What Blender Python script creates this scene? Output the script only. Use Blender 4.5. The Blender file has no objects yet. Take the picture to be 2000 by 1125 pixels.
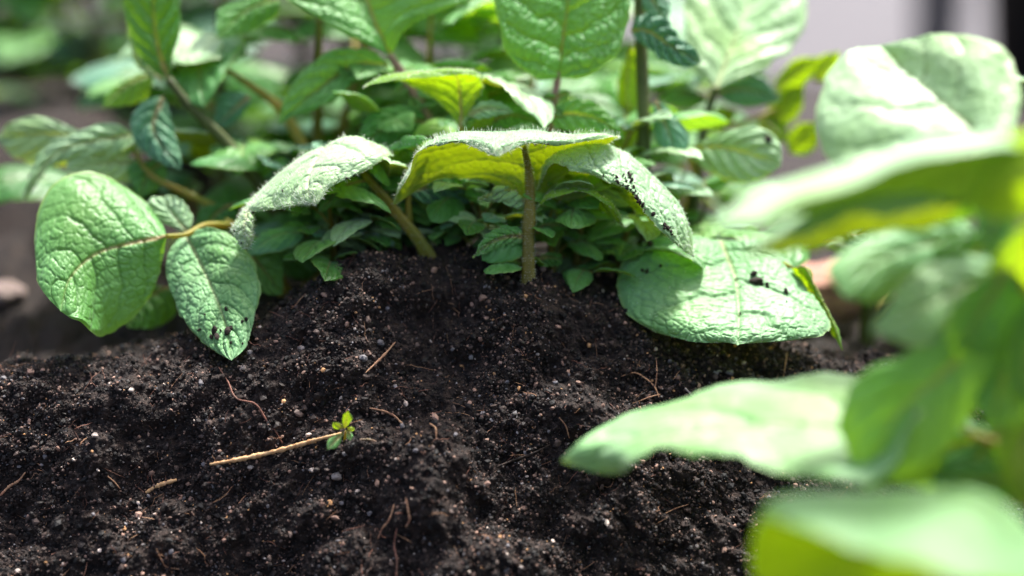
import bpy, math, random
import numpy as np
from mathutils import Vector, Matrix

# ------------------------------------------------------------------ camera, world, sun
CM = 0.01                      # everything below is written in centimetres
W, H, LENS = 2000.0, 1125.0, 55.0
F = LENS / 36.0 * W
PITCH = math.radians(12.0)
FWD = np.array([0, math.cos(PITCH), -math.sin(PITCH)])
UPV = np.array([0, math.sin(PITCH), math.cos(PITCH)])
RGT = np.array([1.0, 0, 0])
CAM = np.array([0.0, -55.07, 11.70])
sc = bpy.context.scene
col = sc.collection

cam = bpy.data.cameras.new('camera')
camo = bpy.data.objects.new('camera', cam)
col.objects.link(camo)
camo.location = Vector(CAM * CM)
camo.rotation_euler = (math.radians(90) - PITCH, 0, 0)
cam.lens = LENS
cam.sensor_width = 36
cam.clip_start = 0.005
cam.clip_end = 200
cam.dof.use_dof = True
cam.dof.focus_distance = 0.546
cam.dof.aperture_fstop = 2.5
cam.dof.aperture_blades = 0
sc.camera = camo

SUN_AZ, SUN_EL = math.radians(42), math.radians(70)      # azimuth measured from +Y (behind the plants) towards +X
SUNV = Vector((math.sin(SUN_AZ) * math.cos(SUN_EL), math.cos(SUN_AZ) * math.cos(SUN_EL), math.sin(SUN_EL)))
world = bpy.data.worlds.new('World')
sc.world = world
world.use_nodes = True
wn = world.node_tree
sky = wn.nodes.new('ShaderNodeTexSky')
sky.sky_type = 'NISHITA'
sky.sun_disc = False
sky.sun_elevation = SUN_EL
sky.sun_rotation = SUN_AZ
sky.dust_density = 6.0
sky.ozone_density = 0.3
sky.air_density = 0.8
wn.links.new(sky.outputs[0], wn.nodes['Background'].inputs[0])
wn.nodes['Background'].inputs[1].default_value = 0.15
sun = bpy.data.lights.new('sun', 'SUN')
sun.energy = 3.7
sun.angle = math.radians(6)
sun.color = (1.0, 0.98, 0.95)
suno = bpy.data.objects.new('sun', sun)
col.objects.link(suno)
suno.rotation_euler = (-SUNV).to_track_quat('-Z', 'Y').to_euler()
suno.location = SUNV * 3
sc.view_settings.view_transform = 'Standard'
sc.view_settings.look = 'None'
sc.view_settings.exposure = 1.35
sc.view_settings.gamma = 1
sc.cycles.use_denoising = True
sc.cycles.max_bounces = 8
sc.cycles.transparent_max_bounces = 8
sc.cycles.sample_clamp_indirect = 6

random.seed(7)
RNG = np.random.default_rng(11)


def at(px, py, D):
    """photograph pixel + distance along the view axis (cm) -> world point (cm)"""
    return CAM + D * (FWD + (px - W / 2) / F * RGT + (H / 2 - py) / F * UPV)


def to_px(P):
    d = P - CAM
    D = d @ FWD
    return W / 2 + F * (d @ RGT) / D, H / 2 - F * (d @ UPV) / D, D


# ------------------------------------------------------------------ numpy noise
def _hash(ix, iy, seed):
    h = (ix.astype(np.int64) * 374761393 + iy.astype(np.int64) * 668265263 + seed * 974711) & 0xFFFFFFFF
    h = ((h ^ (h >> 13)) * 1274126177) & 0xFFFFFFFF
    h = (h ^ (h >> 16)) & 0xFFFFFFFF
    return h / 4294967295.0


def vnoise(x, y, seed=0):
    ix, iy = np.floor(x), np.floor(y)
    fx, fy = x - ix, y - iy
    fx = fx * fx * (3 - 2 * fx)
    fy = fy * fy * (3 - 2 * fy)
    a, b = _hash(ix, iy, seed), _hash(ix + 1, iy, seed)
    c, d = _hash(ix, iy + 1, seed), _hash(ix + 1, iy + 1, seed)
    return (a + (b - a) * fx) * (1 - fy) + (c + (d - c) * fx) * fy - 0.5


def fbm(x, y, seed=0, octs=4, rough=0.5):
    s, a = 0, 1.0
    for k in range(octs):
        s = s + a * vnoise(x * 2 ** k + 17.3 * k, y * 2 ** k - 9.1 * k, seed + k)
        a *= rough
    return s


def worley(x, y, seed=0, jit=0.9):
    ix, iy = np.floor(x), np.floor(y)
    f1 = np.full(x.shape, 9.0)
    f2 = np.full(x.shape, 9.0)
    for dx in (-1, 0, 1):
        for dy in (-1, 0, 1):
            cx, cy = ix + dx, iy + dy
            px = cx + 0.5 + (_hash(cx, cy, seed) - 0.5) * jit
            py = cy + 0.5 + (_hash(cx, cy, seed + 77) - 0.5) * jit
            d = np.hypot(px - x, py - y)
            n1 = np.minimum(f1, d)
            f2 = np.minimum(np.maximum(f1, d), f2)
            f1 = n1
    return f1, f2


# ------------------------------------------------------------------ mesh helpers
def tag(o, label=None, cat=None, group=None, kind=None):
    if label: o['label'] = label
    if cat: o['category'] = cat
    if group: o['group'] = group
    if kind: o['kind'] = kind
    return o


def mesh_np(name, V, faces, mats, parent=None, matidx=None, attrs=None, smooth=True):
    """V (n,3) in cm; faces: list of (k, array m*k)"""
    me = bpy.data.meshes.new(name)
    V = np.asarray(V, dtype=np.float32) * CM
    me.vertices.add(len(V))
    me.vertices.foreach_set('co', V.ravel())
    loops = np.concatenate([np.asarray(f).ravel() for f in faces]).astype(np.int32)
    counts = np.concatenate([np.full(len(f), f.shape[1]) for f in faces]).astype(np.int32)
    starts = np.concatenate([[0], np.cumsum(counts)[:-1]]).astype(np.int32)
    me.loops.add(len(loops))
    me.loops.foreach_set('vertex_index', loops)
    me.polygons.add(len(counts))
    me.polygons.foreach_set('loop_start', starts)
    me.polygons.foreach_set('loop_total', counts)
    for m in mats:
        me.materials.append(m)
    if matidx is not None:
        me.polygons.foreach_set('material_index', np.asarray(matidx, dtype=np.int32))
    me.polygons.foreach_set('use_smooth', np.full(len(counts), smooth))
    if attrs:
        for k, a in attrs.items():
            a = np.asarray(a, dtype=np.float32)
            if a.ndim == 1:
                at_ = me.attributes.new(k, 'FLOAT', 'POINT')
                at_.data.foreach_set('value', a)
            else:
                at_ = me.attributes.new(k, 'FLOAT_COLOR', 'POINT')
                at_.data.foreach_set('color', a.ravel())
    me.update(calc_edges=True)
    me.validate()
    o = bpy.data.objects.new(name, me)
    col.objects.link(o)
    if parent:
        o.parent = parent
        o.matrix_parent_inverse = parent.matrix_world.inverted() if False else Matrix.Translation(-parent.location)
    return o


def empty(name, P):
    o = bpy.data.objects.new(name, None)
    o.empty_display_size = 0.02
    o.location = Vector(np.asarray(P, float) * CM)
    col.objects.link(o)
    return o


def catmull(P, n, closed=False):
    """resample control points P (k,d) to n points, chord-length parameter"""
    P = np.asarray(P, float)
    k = len(P)
    if k == 1:
        return np.repeat(P, n, 0)
    seg = np.linalg.norm(np.diff(P, axis=0), axis=1)
    seg = np.maximum(seg, 1e-4) ** 0.9
    T = np.concatenate([[0], np.cumsum(seg)])
    T /= T[-1]
    t = np.linspace(0, 1, n)
    return catmull_t(P, T, t)


def catmull_t(P, T, t):
    k = len(P)
    i = np.clip(np.searchsorted(T, t, side='right') - 1, 0, k - 2)
    # tangents (finite difference)
    M = np.zeros_like(P)
    dT = np.diff(T)
    d = (P[1:] - P[:-1]) / dT.reshape((-1,) + (1,) * (P.ndim - 1))
    M[0], M[-1] = d[0], d[-1]
    if k > 2:
        w0 = dT[1:].reshape((-1,) + (1,) * (P.ndim - 1))
        w1 = dT[:-1].reshape((-1,) + (1,) * (P.ndim - 1))
        M[1:-1] = (d[:-1] * w0 + d[1:] * w1) / (w0 + w1)
    h = (T[i + 1] - T[i])
    u = (t - T[i]) / h
    sh = (-1,) + (1,) * (P.ndim - 1)
    u = u.reshape(sh)
    h = h.reshape(sh)
    return ((2 * u ** 3 - 3 * u ** 2 + 1) * P[i] + (u ** 3 - 2 * u ** 2 + u) * h * M[i]
            + (-2 * u ** 3 + 3 * u ** 2) * P[i + 1] + (u ** 3 - u ** 2) * h * M[i + 1])


def grid_faces(a, b, off=0):
    i = np.arange(a - 1)[:, None] * b + np.arange(b - 1)[None, :]
    return (np.stack([i, i + 1, i + b + 1, i + b], -1).reshape(-1, 4) + off)


def unit(v):
    return v / np.maximum(np.linalg.norm(v, axis=-1, keepdims=True), 1e-9)


# ------------------------------------------------------------------ materials
def newmat(name):
    m = bpy.data.materials.new(name)
    m.use_nodes = True
    nt = m.node_tree
    nt.nodes.clear()
    out = nt.nodes.new('ShaderNodeOutputMaterial')
    return m, nt, out


def N(nt, typ, **kw):
    n = nt.nodes.new(typ)
    for k, v in kw.items():
        if k.startswith('i_'):
            key = k[2:]
            key = int(key) if key.isdigit() else key.replace('_', ' ')
            n.inputs[key].default_value = v
        else:
            setattr(n, k, v)
    return n


def mixc(nt, fac, a, b, mode='MIX'):
    n = nt.nodes.new('ShaderNodeMix')
    n.data_type = 'RGBA'
    n.blend_type = mode
    for s, v in ((n.inputs[0], fac), (n.inputs[6], a), (n.inputs[7], b)):
        if isinstance(v, (tuple, float, int)):
            s.default_value = v if isinstance(v, (float, int)) else (*v, 1)
        else:
            nt.links.new(v, s)
    return n.outputs[2]


def leaf_material(name, top, top2, under, trans_top, trans_amt, rib=(0.36, 0.27, 0.11), rough=0.5, sheen=0.2, spec=0.5):
    m, nt, out = newmat(name)
    vein = N(nt, 'ShaderNodeAttribute', attribute_name='vein').outputs['Fac']
    ribf = N(nt, 'ShaderNodeAttribute', attribute_name='rib').outputs['Fac']
    edge = N(nt, 'ShaderNodeAttribute', attribute_name='edge').outputs['Fac']
    tc = N(nt, 'ShaderNodeTexCoord')
    no = N(nt, 'ShaderNodeTexNoise')
    no.inputs['Scale'].default_value = 55
    no.inputs['Detail'].default_value = 5
    nt.links.new(tc.outputs['Object'], no.inputs['Vector'])
    oi = N(nt, 'ShaderNodeObjectInfo')
    back = N(nt, 'ShaderNodeNewGeometry').outputs['Backfacing']
    rmp = N(nt, 'ShaderNodeMapRange', i_1=0.35, i_2=0.68)
    nt.links.new(no.outputs[0], rmp.inputs[0])
    ctop = mixc(nt, rmp.outputs[0], top, top2)
    n3 = N(nt, 'ShaderNodeTexNoise')
    n3.inputs['Scale'].default_value = 24
    n3.inputs['Detail'].default_value = 2
    nt.links.new(tc.outputs['Object'], n3.inputs['Vector'])
    r3 = N(nt, 'ShaderNodeMapRange', i_1=0.48, i_2=0.72, i_4=0.55)
    nt.links.new(n3.outputs[0], r3.inputs[0])
    ctop = mixc(nt, r3.outputs[0], ctop, (top[0] * 0.9 + 0.03, top[1] * 0.95, top[2] * 0.35))
    # each leaf a little greener or yellower
    hs = N(nt, 'ShaderNodeHueSaturation')
    mr = N(nt, 'ShaderNodeMapRange', i_3=0.485, i_4=0.515)
    nt.links.new(oi.outputs['Random'], mr.inputs[0])
    mv = N(nt, 'ShaderNodeMapRange', i_3=1.15, i_4=0.85)
    nt.links.new(oi.outputs['Random'], mv.inputs[0])
    nt.links.new(mr.outputs[0], hs.inputs['Hue'])
    nt.links.new(mv.outputs[0], hs.inputs['Value'])
    nt.links.new(ctop, hs.inputs['Color'])
    dark = tuple(c * 0.5 for c in top)
    ct = mixc(nt, N_mul(nt, vein, 0.65), hs.outputs[0], dark)
    cu = mixc(nt, N_mul(nt, vein, 0.6), under, (0.50, 0.46, 0.10))
    c = mixc(nt, back, ct, cu)
    c = mixc(nt, ribf, c, rib)
    c = mixc(nt, N_mul(nt, edge, 0.5), c, (0.30, 0.38, 0.08))
    bs = N(nt, 'ShaderNodeBsdfPrincipled')
    bs.inputs['Roughness'].default_value = rough
    bs.inputs['Specular IOR Level'].default_value = spec
    bs.inputs['Sheen Weight'].default_value = sheen
    bs.inputs['Sheen Roughness'].default_value = 0.45
    bs.inputs['Sheen Tint'].default_value = (0.9, 1, 0.93, 1)
    nt.links.new(c, bs.inputs['Base Color'])
    # micro relief of the skin
    nb = N(nt, 'ShaderNodeTexNoise')
    nb.inputs['Scale'].default_value = 900
    nb.inputs['Detail'].default_value = 3
    nt.links.new(tc.outputs['Object'], nb.inputs['Vector'])
    bp = N(nt, 'ShaderNodeBump')
    bp.inputs['Strength'].default_value = 0.35
    bp.inputs['Distance'].default_value = 0.0004
    nt.links.new(nb.outputs[0], bp.inputs['Height'])
    nt.links.new(bp.outputs[0], bs.inputs['Normal'])
    tr = N(nt, 'ShaderNodeBsdfTranslucent')
    ctr = mixc(nt, N_mul(nt, vein, 0.35), trans_top, tuple(c * 0.55 for c in trans_top))
    ctr = mixc(nt, ribf, ctr, (0.30, 0.14, 0.02))
    ctr = mixc(nt, no.outputs[0], ctr, tuple(c * 0.8 for c in trans_top))
    nt.links.new(ctr, tr.inputs['Color'])
    mx = N(nt, 'ShaderNodeMixShader')
    mx.inputs[0].default_value = trans_amt
    nt.links.new(bs.outputs[0], mx.inputs[1])
    nt.links.new(tr.outputs[0], mx.inputs[2])
    nt.links.new(mx.outputs[0], out.inputs[0])
    return m


def N_mul(nt, sock, k):
    n = N(nt, 'ShaderNodeMath', operation='MULTIPLY')
    nt.links.new(sock, n.inputs[0])
    n.inputs[1].default_value = k
    return n.outputs[0]


def simple_mat(name, c1, c2=None, rough=0.6, scale=120, trans=None, trans_amt=0.3, bump=0.0, spec=0.4, bscale=400):
    m, nt, out = newmat(name)
    tc = N(nt, 'ShaderNodeTexCoord')
    no = N(nt, 'ShaderNodeTexNoise')
    no.inputs['Scale'].default_value = scale
    no.inputs['Detail'].default_value = 6
    nt.links.new(tc.outputs['Object'], no.inputs['Vector'])
    mr = N(nt, 'ShaderNodeMapRange', i_1=0.35, i_2=0.65)
    nt.links.new(no.outputs[0], mr.inputs[0])
    c = mixc(nt, mr.outputs[0], c1, c2 or c1)
    bs = N(nt, 'ShaderNodeBsdfPrincipled')
    bs.inputs['Roughness'].default_value = rough
    bs.inputs['Specular IOR Level'].default_value = spec
    nt.links.new(c, bs.inputs['Base Color'])
    if bump:
        nb = N(nt, 'ShaderNodeTexNoise')
        nb.inputs['Scale'].default_value = bscale
        nb.inputs['Detail'].default_value = 6
        nt.links.new(tc.outputs['Object'], nb.inputs['Vector'])
        bp = N(nt, 'ShaderNodeBump')
        bp.inputs['Strength'].default_value = 0.8
        bp.inputs['Distance'].default_value = bump
        nt.links.new(nb.outputs[0], bp.inputs['Height'])
        nt.links.new(bp.outputs[0], bs.inputs['Normal'])
    if trans:
        tr = N(nt, 'ShaderNodeBsdfTranslucent')
        tr.inputs['Color'].default_value = (*trans, 1)
        mx = N(nt, 'ShaderNodeMixShader')
        mx.inputs[0].default_value = trans_amt
        nt.links.new(bs.outputs[0], mx.inputs[1])
        nt.links.new(tr.outputs[0], mx.inputs[2])
        nt.links.new(mx.outputs[0], out.inputs[0])
    else:
        nt.links.new(bs.outputs[0], out.inputs[0])
    return m


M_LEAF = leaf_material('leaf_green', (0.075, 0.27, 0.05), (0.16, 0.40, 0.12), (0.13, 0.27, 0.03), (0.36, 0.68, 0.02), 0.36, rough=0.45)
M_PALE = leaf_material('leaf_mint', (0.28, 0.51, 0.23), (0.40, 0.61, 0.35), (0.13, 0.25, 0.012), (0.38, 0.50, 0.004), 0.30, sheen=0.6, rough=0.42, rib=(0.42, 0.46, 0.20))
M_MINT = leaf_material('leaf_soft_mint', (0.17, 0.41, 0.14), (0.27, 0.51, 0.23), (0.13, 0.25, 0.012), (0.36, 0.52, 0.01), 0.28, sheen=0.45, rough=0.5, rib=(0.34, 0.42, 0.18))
M_GLOW = leaf_material('leaf_glow_mint', (0.19, 0.42, 0.17), (0.28, 0.51, 0.25), (0.24, 0.42, 0.01), (0.60, 0.90, 0.004), 0.5, rough=0.5)  # underside and transmission colour brightened to imitate sunlight coming through the leaf
M_SHADED_UNDER = leaf_material('leaf_mint_shaded_under', (0.28, 0.51, 0.23), (0.40, 0.61, 0.35), (0.04, 0.11, 0.012), (0.20, 0.42, 0.01), 0.12, sheen=0.5, rough=0.5)  # copy of the mint leaf, shade put into its dark, barely translucent underside
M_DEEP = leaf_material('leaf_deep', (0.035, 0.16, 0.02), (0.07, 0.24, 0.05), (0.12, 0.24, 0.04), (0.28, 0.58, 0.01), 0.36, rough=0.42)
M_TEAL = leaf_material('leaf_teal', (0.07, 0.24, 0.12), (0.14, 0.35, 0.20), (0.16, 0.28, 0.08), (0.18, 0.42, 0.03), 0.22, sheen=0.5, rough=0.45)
M_LIME = leaf_material('leaf_lime', (0.15, 0.38, 0.05), (0.24, 0.46, 0.08), (0.15, 0.29, 0.01), (0.44, 0.66, 0.004), 0.45)
M_HAIR = simple_mat('leaf_hair', (0.85, 0.9, 0.82), trans=(0.85, 0.9, 0.75), trans_amt=0.5, rough=0.4)
M_STEM = simple_mat('stem_green', (0.13, 0.115, 0.02), (0.22, 0.18, 0.03), rough=0.45, trans=(0.35, 0.40, 0.02), trans_amt=0.25, bump=0.0005)
M_OCHRE = simple_mat('stem_ochre', (0.22, 0.26, 0.04), (0.32, 0.25, 0.05), rough=0.45, trans=(0.65, 0.5, 0.02), trans_amt=0.35, bump=0.0004)
M_PINK = simple_mat('stem_pink', (0.32, 0.17, 0.15), (0.25, 0.20, 0.10), rough=0.4, trans=(0.4, 0.2, 0.1), trans_amt=0.2, bump=0.0003)
M_BROWN = simple_mat('stem_brown', (0.06, 0.08, 0.018), (0.10, 0.12, 0.03), rough=0.5, trans=(0.2, 0.2, 0.02), trans_amt=0.15, bump=0.0005)
M_ROOT = simple_mat('root_tan', (0.42, 0.24, 0.13), (0.26, 0.12, 0.07), rough=0.65, scale=300, bump=0.0004)
M_REDROOT = simple_mat('root_red', (0.22, 0.09, 0.06), (0.12, 0.06, 0.04), rough=0.7, scale=300, bump=0.0004)
M_PALEROOT = simple_mat('root_pale', (0.62, 0.40, 0.20), (0.42, 0.22, 0.09), rough=0.6, scale=500, bump=0.0005)
M_CRUMB = simple_mat('crumb_black', (0.010, 0.008, 0.007), (0.05, 0.034, 0.025), rough=0.75, scale=900, bump=0.0006, spec=0.25)
M_STONE = simple_mat('stone_pale', (0.40, 0.34, 0.30), (0.28, 0.23, 0.20), rough=0.7, scale=400, bump=0.0004)
M_BRICK = simple_mat('stone_terracotta', (0.50, 0.25, 0.19), (0.38, 0.20, 0.16), rough=0.8, scale=80, bump=0.0006)
M_BRICK2 = simple_mat('stone_pinkish', (0.22, 0.16, 0.14), (0.30, 0.22, 0.20), rough=0.8, scale=80, bump=0.0006)
M_PAVE = simple_mat('paving_grey', (0.072, 0.068, 0.073), (0.09, 0.085, 0.091), rough=0.85, scale=6, bump=0.001)
M_POT = simple_mat('plastic_dark', (0.02, 0.02, 0.022), (0.03, 0.03, 0.032), rough=0.5, scale=20)
M_POT2 = simple_mat('plastic_grey', (0.14, 0.14, 0.15), (0.18, 0.18, 0.19), rough=0.6, scale=20)


# ------------------------------------------------------------------ leaves
RES = {'h': (190, 130), 'm': (96, 64), 'b': (44, 30)}
GIVEN = {}


def patch(ctrl, ns, nv, seed=0, relief=1.0, nl=6, ref=(0, 0, 1), cell=0.36, ripple=0.06, crease=1.0, margin=1.0):
    """ctrl (R,K,3) cm -> dict with displaced grid and attributes; upper side faces ref"""
    ctrl = np.asarray(ctrl, float)
    R, K = ctrl.shape[:2]
    mid = ctrl[:, K // 2]
    seg = np.linalg.norm(np.diff(ctrl, axis=0), axis=2).mean(axis=1)
    T = np.concatenate([[0], np.cumsum(np.maximum(seg, 1e-3))])
    T /= T[-1]
    A = catmull_t(ctrl, T, np.linspace(0, 1, ns))
    A = np.swapaxes(A, 0, 1)
    A = catmull_t(A, np.linspace(0, 1, K), np.linspace(0, 1, nv))
    G = np.swapaxes(A, 0, 1).copy()                     # (ns, nv, 3)
    s = np.linspace(0, 1, ns)[:, None] * np.ones((1, nv))
    v = np.linspace(-1, 1, nv)[None, :] * np.ones((ns, 1))
    c = nv // 2
    # physical coordinates on the blade
    dl = np.linalg.norm(np.diff(G[:, c], axis=0), axis=1)
    S = np.concatenate([[0], np.cumsum(dl)])[:, None] * np.ones((1, nv))
    dw = np.linalg.norm(np.diff(G, axis=1), axis=2)
    cw = np.concatenate([np.zeros((ns, 1)), np.cumsum(dw, axis=1)], axis=1)
    X = cw - cw[:, c:c + 1]
    Ls = S.max()

    def normals(G):
        du = np.gradient(G, axis=0)
        dv = np.gradient(G, axis=1)
        return unit(np.cross(du, dv))
    n = normals(G)
    n[0] = n[2]; n[1] = n[2]; n[-1] = n[-3]; n[-2] = n[-3]
    area = np.linalg.norm(np.cross(np.gradient(G, axis=0), np.gradient(G, axis=1)), axis=2)
    flip = ((n * np.asarray(ref, float)).sum(-1) * area).sum() < 0
    if flip:
        n = -n
    av = np.abs(v)
    wid = np.maximum(np.abs(X[:, :1]), np.abs(X[:, -1:]))
    fade_t = np.clip(np.minimum(s, 1 - s) * 8, 0, 1)
    # lateral veins leave the midrib and bend to the tip
    side = (v > 0) * 0.5
    wob = fbm(S * 0.7 + seed, X * 0.7, seed, 3) * 0.35
    ph = (s - 0.30 * av ** 1.4) * nl + side * 0.8 + wob * 1.3
    dph = np.abs(ph - np.round(ph))
    lat = np.exp(-(dph / 0.045) ** 2) * np.clip(1.25 - av, 0, 1)
    pil = np.clip(dph * 2, 0, 1) ** 0.7                    # pillow between side veins
    mr_w = 0.07 * (1 - 0.75 * s) + 0.02
    ribm = np.exp(-(np.abs(X) / mr_w) ** 2)
    # small cells
    ux, uy = S / cell + wob * 1.5 + seed * 3.1, X / cell + fbm(S * 1.3, X * 1.3, seed + 5, 2) * 0.9
    f1, f2 = worley(ux, uy, seed)
    cell1 = np.clip((f2 - f1) / 0.28, 0, 1) ** 0.6
    f1, f2 = worley(ux * 2.1, uy * 2.1, seed + 3)
    cell2 = np.clip((f2 - f1) / 0.35, 0, 1) ** 0.7
    mfade = np.clip((1 - av) * 12, 0.15, 1)
    h = relief * fade_t * mfade * ((0.075 + 0.05 * fbm(S * 0.5 + 9, X * 0.5, seed + 41, 2)) * pil * np.clip(av * 5, 0, 1) + (0.05 + 0.05 * fbm(S * 0.6, X * 0.6, seed + 31, 2)) * 0.9 * cell1 + 0.026 * cell2 - 0.06 * lat - 0.07 * ribm * crease)
    # waves of the margin
    h += ripple * fade_t * av ** 3 * np.sin(S * (2.4 + 0.3 * math.sin(seed)) + seed * 1.7 + side * 2) * margin
    h += relief * 0.10 * fbm(S * 0.55 + 3, X * 0.55, seed + 9, 3)
    G = G + n * h[..., None]
    # toothed, uneven outline
    cross = unit(np.gradient(G, axis=1)) * np.sign(v)[..., None]
    tooth = 0.17 * fbm(S * 2.2, v * 0 + (v > 0) * 40, seed + 21, 3) + 0.012 * np.abs(np.sin(S * 9 + seed))
    G = G - cross * (np.clip(tooth + 0.02, -0.04, 0.09) * av ** 6 * fade_t)[..., None]
    veinA = np.clip(np.maximum(lat * 1.3, (1 - cell1) * 0.45 + (1 - cell2) * 0.3), 0, 1)
    ribA = np.clip(np.exp(-(np.abs(X) / (mr_w * 1.0)) ** 4) * np.clip(1.15 - s * 1.1, 0.12, 1), 0, 1)
    edgeA = np.clip((av - 0.965) / 0.03, 0, 1)
    nn = normals(G)
    if flip:
        nn = -nn
    return dict(G=G, n=n, nn=nn, vein=veinA, rib=ribA, edge=edgeA, flip=flip, ns=ns, nv=nv)


def hairs_on(P, n, count, length, r0=0.0085, lean=(0, 0, 0.3), seed=3):
    """thin curved cones; P, n candidate points and normals"""
    rng = np.random.default_rng(seed)
    idx = rng.integers(0, len(P), count)
    p, d = P[idx], unit(n[idx] + rng.normal(0, 0.28, (count, 3)) + np.asarray(lean))
    L = length * rng.uniform(0.45, 1.15, count)[:, None]
    a = unit(np.cross(d, rng.normal(0, 1, (count, 3))))
    b = np.cross(d, a)
    bend = a * L * rng.uniform(-0.45, 0.45, (count, 1))
    rings = []
    for (t, r) in ((0, 1.0), (0.55, 0.75)):
        c = p + d * L * t + bend * t * t - (d * 0.01 if t == 0 else 0)
        for k in range(3):
            an = 2.0944 * k
            rings.append(c + (a * math.cos(an) + b * math.sin(an)) * r0 * r)
    tip = p + d * L + bend
    V = np.stack(rings + [tip], 1)                      # (count,7,3)
    base = np.arange(count)[:, None] * 7
    q = [[0, 1, 4, 3], [1, 2, 5, 4], [2, 0, 3, 5]]
    t = [[3, 4, 6], [4, 5, 6], [5, 3, 6]]
    Q = (base[:, None, :] + np.array(q)[None]).reshape(-1, 4)
    Tt = (base[:, None, :] + np.array(t)[None]).reshape(-1, 3)
    return V.reshape(-1, 3), Q, Tt


def make_leaf(parent, ctrls, mat=None, res='m', label=None, name='leaf', hair=0, hlen=0.16, key=None, **kw):
    """ctrls: one or several (R,K,3) control grids joined in one mesh"""
    if isinstance(ctrls, np.ndarray):
        ctrls = [ctrls]
    mat = mat or M_LEAF
    Vs, Fs, Ts, att, off = [], [], [], {'vein': [], 'rib': [], 'edge': []}, 0
    keep = []
    seed = kw.pop('seed', random.randint(0, 9999))
    for i, c in enumerate(ctrls):
        ns, nv = RES[res]
        if i:
            ns, nv = ns // 2, nv // 2
        g = patch(c, ns, nv, seed=seed + i, **kw)
        keep.append(g)
        f = grid_faces(ns, nv, off)
        if not g['flip']:
            f = f[:, ::-1]
        Vs.append(g['G'].reshape(-1, 3)); Fs.append(f)
        for k in att:
            att[k].append(g[k].ravel())
        off += ns * nv
    nleaf = sum(len(f) for f in Fs)
    Hq, Ht = [], []
    if hair:
        P = np.concatenate([g['G'][2:-2].reshape(-1, 3) for g in keep])
        n = np.concatenate([g['nn'][2:-2].reshape(-1, 3) for g in keep])
        V, Q, T = hairs_on(P, n, hair, hlen, seed=seed)
        E = np.concatenate([np.concatenate([g['G'][3:-3, 0], g['G'][3:-3, -1]]) for g in keep])
        En = np.concatenate([np.concatenate([unit(g['G'][3:-3, 0] - g['G'][3:-3, 3]), unit(g['G'][3:-3, -1] - g['G'][3:-3, -4])]) for g in keep])
        V2, Q2, T2 = hairs_on(E, En, hair // 5, hlen * 0.6, seed=seed + 1)
        Q2 += len(V); T2 += len(V)
        V = np.concatenate([V, V2]); Q = np.concatenate([Q, Q2]); T = np.concatenate([T, T2])
        Vs.append(V); Hq, Ht = [Q + off], [T + off]
        for k in att:
            att[k].append(np.zeros(len(V)))
    faces = [np.concatenate(Fs + Hq)] + Ht
    nf = sum(len(f) for f in faces)
    mi = np.zeros(nf, int); mi[nleaf:] = 1
    o = mesh_np(name, np.concatenate(Vs), faces, [mat, M_HAIR], parent, mi, {k: np.concatenate(a) for k, a in att.items()})
    if label:
        o['label'] = label
    if key:
        GIVEN[key] = keep
    return o


def lmr(Lp, Mp, Rp, D, edge=0.0, puff=0.10, rows=9, ref=(0, 0, 1)):
    """left margin, midrib, right margin in photo pixels (x,y[,D]) from base to tip; D=(base,tip) depth of the midrib,
    edge = how much farther (cm) the margins lie than the midrib -> control grid"""
    def conv(P, e):
        a = np.array([(p[0], p[1]) for p in P], float)
        seg = np.concatenate([[0], np.cumsum(np.linalg.norm(np.diff(a, axis=0), axis=1))])
        seg /= seg[-1]
        pts = []
        for q, t in zip(P, seg):
            d = q[2] if len(q) > 2 else D[0] + (D[1] - D[0]) * t + e * math.sin(math.pi * min(max(t, 0), 1)) ** 0.6
            pts.append(at(q[0], q[1], d))
        return catmull(np.array(pts), rows)
    base, tip = Mp[0], Mp[-1]
    L = conv([base] + list(Lp) + [tip], edge)
    R = conv([base] + list(Rp) + [tip], edge)
    M = conv(Mp, 0)
    n = unit(np.cross(np.gradient(M, axis=0), R - L))
    n[0] = n[1]; n[-1] = n[-2]
    if (n @ np.asarray(ref, float)).sum() < 0:
        n = -n
    def q(Mg):
        w = np.linalg.norm(Mg - M, axis=1)[:, None]
        return 0.5 * (M + Mg) + n * w * puff
    return np.stack([L, q(L), M, q(R), R], 1)


def rows_px(rows):
    return np.array([[at(*p) for p in r] for r in rows])


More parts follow.
